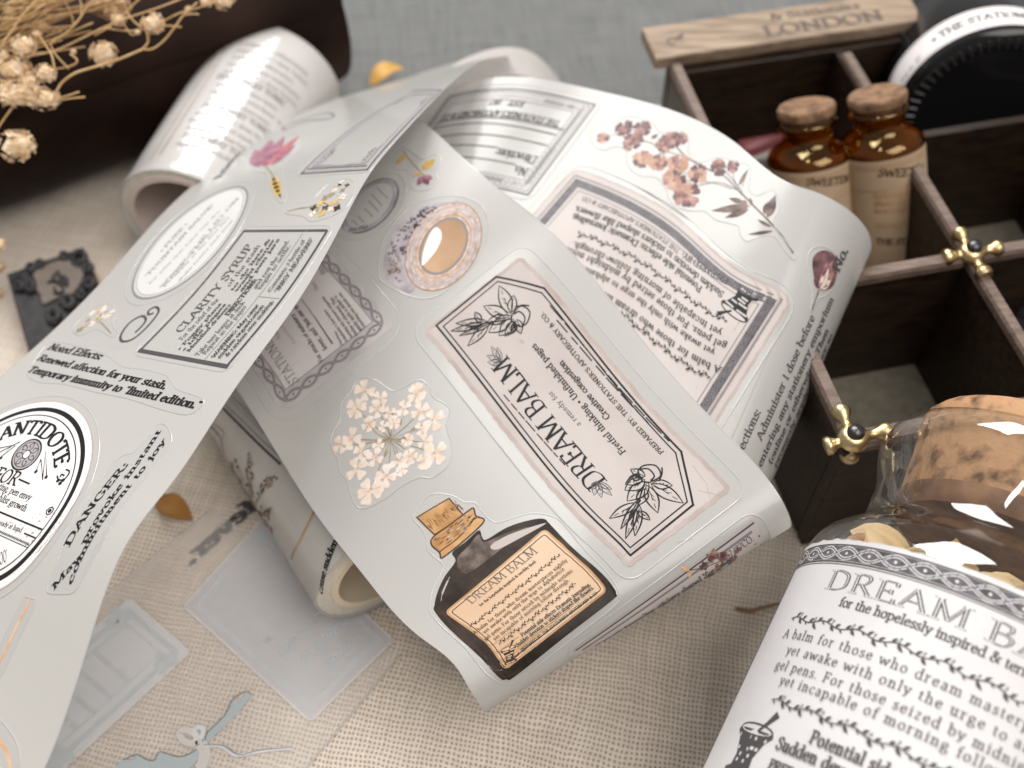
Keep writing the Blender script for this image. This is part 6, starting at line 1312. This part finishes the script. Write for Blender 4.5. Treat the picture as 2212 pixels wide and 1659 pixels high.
# ---------------------------------------------------------------- other things in the box
pj = atz(1036, 330, .27); k = MB(); root = empty("dark_jar", pj, "dark grey jar with worn label in the right compartment, cut by the photo border", "jar")
k.lathe(pj, ZV, [(0, 0), (0, 1.05), (.1, 1.15), (1.9, 1.15), (2.0, 1.1), (2.05, .9), (2.05, 0)], 40); k.build("jar_body", "black_rubber", root, angle=40)
SQ = Cyl(pj, ZV, 1.16, (0, 2)); k = Ink(SQ, 0); k.fill([(-1.5, .3), (1.5, .3), (1.5, 1.75), (-1.5, 1.75)], "ink_grey", .1); o = k.build("label", root); k = Ink(SQ, .005)
for i in range(5): k.text("dose before any stationery", (-1.3, .5 + .25 * i), (1.3, .5 + .25 * i), "ink", .12)
k.build("lettering", o)
for i, (x, y, z, lab, rot) in enumerate(((764, 138, 1.0, "dusty pink wax stick, front one of two beside the left amber vial", .25), (752, 118, 1.2, "dusty pink wax stick, rear one of two beside the left amber vial", .1))):
    p = atz(x, y, z); e1 = WV * math.cos(rot) + DV * math.sin(rot); e2 = -WV * math.sin(rot) + DV * math.cos(rot); k = MB(); k.box(p - e1 * .85 - e2 * .35 - ZV * (z - .28), e1 * 1.7, e2 * .7, ZV * (z - .28 + .2), .12); tag(k.build("wax_stick", "pink_wax", None, angle=50), lab, "wax stick", "pink wax sticks in the box")
p = atz(762, 155, .8); k = MB(); k.box(p - WV * .5 - DV * .2 - ZV * .5, WV * 1.0, DV * .3, ZV * .6, .03); tag(k.build("paper_card", "pale_card", None), "pale folded card tucked below the pink wax in the box", "card")

# ---------------------------------------------------------------- the big corked jar, lying with its neck on the box
aj = cam_axis(974, 635, .376, -.926, .288); CJ = atd(974, 635, 17.3); RJ = 2.85
root = empty("glass_jar", CJ - aj * 4.2 - ZV * 2.6, "large clear glass jar with a wide cork and a white DREAM BALM label, bottom right", "jar")
k = MB(); k.lathe(CJ, aj, [(-4.3, 0), (-4.3, RJ * .8), (-4.2, RJ * .96), (-4.05, RJ), (0.1, RJ), (.32, RJ * .985), (.52, RJ * .95), (.70, RJ * .89), (.84, RJ * .835), (.96, RJ * .80), (1.06, RJ * .785), (1.25, RJ * .785), (1.7, RJ * .795), (1.95, RJ * .82), (2.15, RJ * .85), (2.4, RJ * .865), (2.62, RJ * .85), (2.78, RJ * .81), (2.84, RJ * .76), (2.80, RJ * .72), (2.6, RJ * .705)], 96); k.build("glass_body", "jar_glass", root, True)
k = MB(); k.lathe(CJ, aj, [(1.40, 0), (1.40, RJ * .62), (1.5, RJ * .65), (2.9, RJ * .69), (3.18, RJ * .70), (3.26, RJ * .68), (3.28, RJ * .4), (3.28, 0)], 72, .004); k.build("cork", "cork_big", root, angle=45)
k = MB(); k.lathe(CJ, aj, [(1.38, 0), (1.38, RJ * .63), (1.5, RJ * .657), (1.72, RJ * .664)], 60, .003); k.build("cork_end", "cork_end", root, angle=45)
SL = Cyl(CJ, aj, RJ + .012, (-4.2, .3)); w_ = RJ * 1.36
random.seed(3)
topE = [(-w_ + 2 * w_ * i / 60, .03 + random.uniform(-.02, .02)) for i in range(61)]
k = Ink(SL, 0.0); k.fill([(-w_, -4.0), (w_, -4.0)] + [(x, y) for x, y in reversed(topE)], "paper_jar", .10); lb = k.build("label", root)
k = Ink(SL, .004); k.strip([(-w_ * .97 + 1.94 * w_ * i / 80, -.20) for i in range(81)], .24, "border_dark"); chain(k, (-w_ * .97, -.20), (w_ * .97, -.20), .27, "paper_jar", "ink_soft", 1.6)
for tt, wd in ((-.06, .02), (-.345, .025), (-.385, .012)): k.strip([(-w_ * .97 + 1.94 * w_ * i / 80, tt) for i in range(81)], wd, "ink_soft")
for sg in (-1, 1): k.strip([(sg * w_ * .985, -.03 - 3.9 * i / 20) for i in range(21)], .07, "ink_grey")
k.build("border", lb)
k = Ink(SL, .004); inv9 = lambda x, y: SL.inv(*C9(x, y)[0])
sc_ = inv9(1848, 675)[0]
def line(txt, first, tref, hs=None, m="ink_soft", caps=False, end=None, **kw):
    s0 = inv9(*first)[0]; t0 = inv9(*tref)[1]; s1 = 2 * sc_ - s0 if end is None else end; em = (s1 - s0) / Ink.width(txt, kw.get('track', 0)); h = em * .7 if hs is None else hs
    k.text(txt, (s0, t0 - (.5 * h if caps else .32 * h)), (s1, t0 - (.5 * h if caps else .32 * h)), m, h, **kw); return s0, t0, s1
tH = abs(inv9(1290, 490)[1] - inv9(1250, 610)[1])
s0, t0, s1 = line("DREAM BALM", (985, 520), (1320, 548), tH * 1.0, caps=True, thick=.12, thin=.035, n=5, track=.06)
em = (s1 - s0) / Ink.width("DREAM BALM", .06)
k.text("DREAM BALM", (s0, t0 - .5 * tH), (s1, t0 - .5 * tH), "paper_white", tH, thick=.032, thin=.004, n=5, track=.06, dh=.002)
line("for the hopelessly inspired & terribly tired", (1055, 655), (1400, 725), .140, m="ink_soft", thick=.13, thin=.06, n=4)
v0 = inv9(745, 780); v1 = inv9(1230, 830)[1]; vine(k, (v0[0], v1), (2 * sc_ - v0[0], v1), .21, "ink_soft")
e1 = None
for txt, fi, tr in (("A balm for those who dream masterpieces nightly", (690, 900), (1310, 985)), ("yet awake with only the urge to alphabetize", (715, 985), (1320, 1110)), ("gel pens. For those seized by midnight notions", (645, 1085), (1160, 1170)), ("yet incapable of morning follow-through.", (672, 1180), (1220, 1300))):
    r_ = line(txt, fi, tr, .142, m="ink_soft", thick=.088, thin=.04, n=4, track=.12); e1 = e1 or r_[2]
v0 = inv9(625, 1285); v1 = inv9(1100, 1400)[1]; vine(k, (v0[0], v1), (2 * sc_ - v0[0], v1), .21, "ink_soft")
line("Potential side effects: Dramatic journaling.", (880, 1490), (1040, 1540), .17, end=e1, thick=.15, thin=.07, n=4, track=.04); line("Sudden devotion to stickers shaped like flowers.", (668, 1540), (1000, 1650), .17, end=e1 + .2, thick=.15, thin=.07, n=4, track=.04); line("PREPARED BY: THE STATIONER'S APOTHECARY & CO.", (632, 1640), (670, 1650), .14, end=e1 + .1, caps=True, thick=.17, thin=.07, n=4)
k.build("lettering", lb)
k = Ink(SL, .004); p = inv9(545, 1420); b0 = inv9(500, 1760); hh = 1.0; mortar(k, (p[0], p[1] - .72 * hh), (1, 0), (0, 1), hh, "ink_soft", "paper_jar"); k.build("mortar_drawing", lb)
random.seed(9)
ux_ = np.cross(aj, ZV); ux_ /= np.linalg.norm(ux_); uy_ = np.cross(ux_, aj)
if uy_[2] < 0: uy_ = -uy_
if ux_[0] < 0: ux_ = -ux_
for i in range(44):
    th = random.uniform(0.15, 2.95); rr = RJ * random.uniform(.45, .82); t = random.uniform(-.7, .55); p = CJ + aj * t + rr * (ux_ * math.cos(th) + uy_ * math.sin(th)) * (1 - max(0, t) * .25)
    d = np.array([random.uniform(-1, 1), random.uniform(-.6, .6), random.uniform(-.25, .25)]); d /= np.linalg.norm(d)
    leaf_obj("dried_petal", p - d * .55, p + d * .55, random.uniform(.45, .75), random.uniform(.05, .25), *((("dried_a", "tan dried petal among those inside the corked glass jar") if random.random() < .72 else ("dried_b", "dark brown dried petal among the tan ones inside the corked glass jar"))), "petal", "dried petals inside the glass jar", cup=random.uniform(.1, .5), n=7, w=4, up=(random.uniform(-.5, .5), -.4, 1))
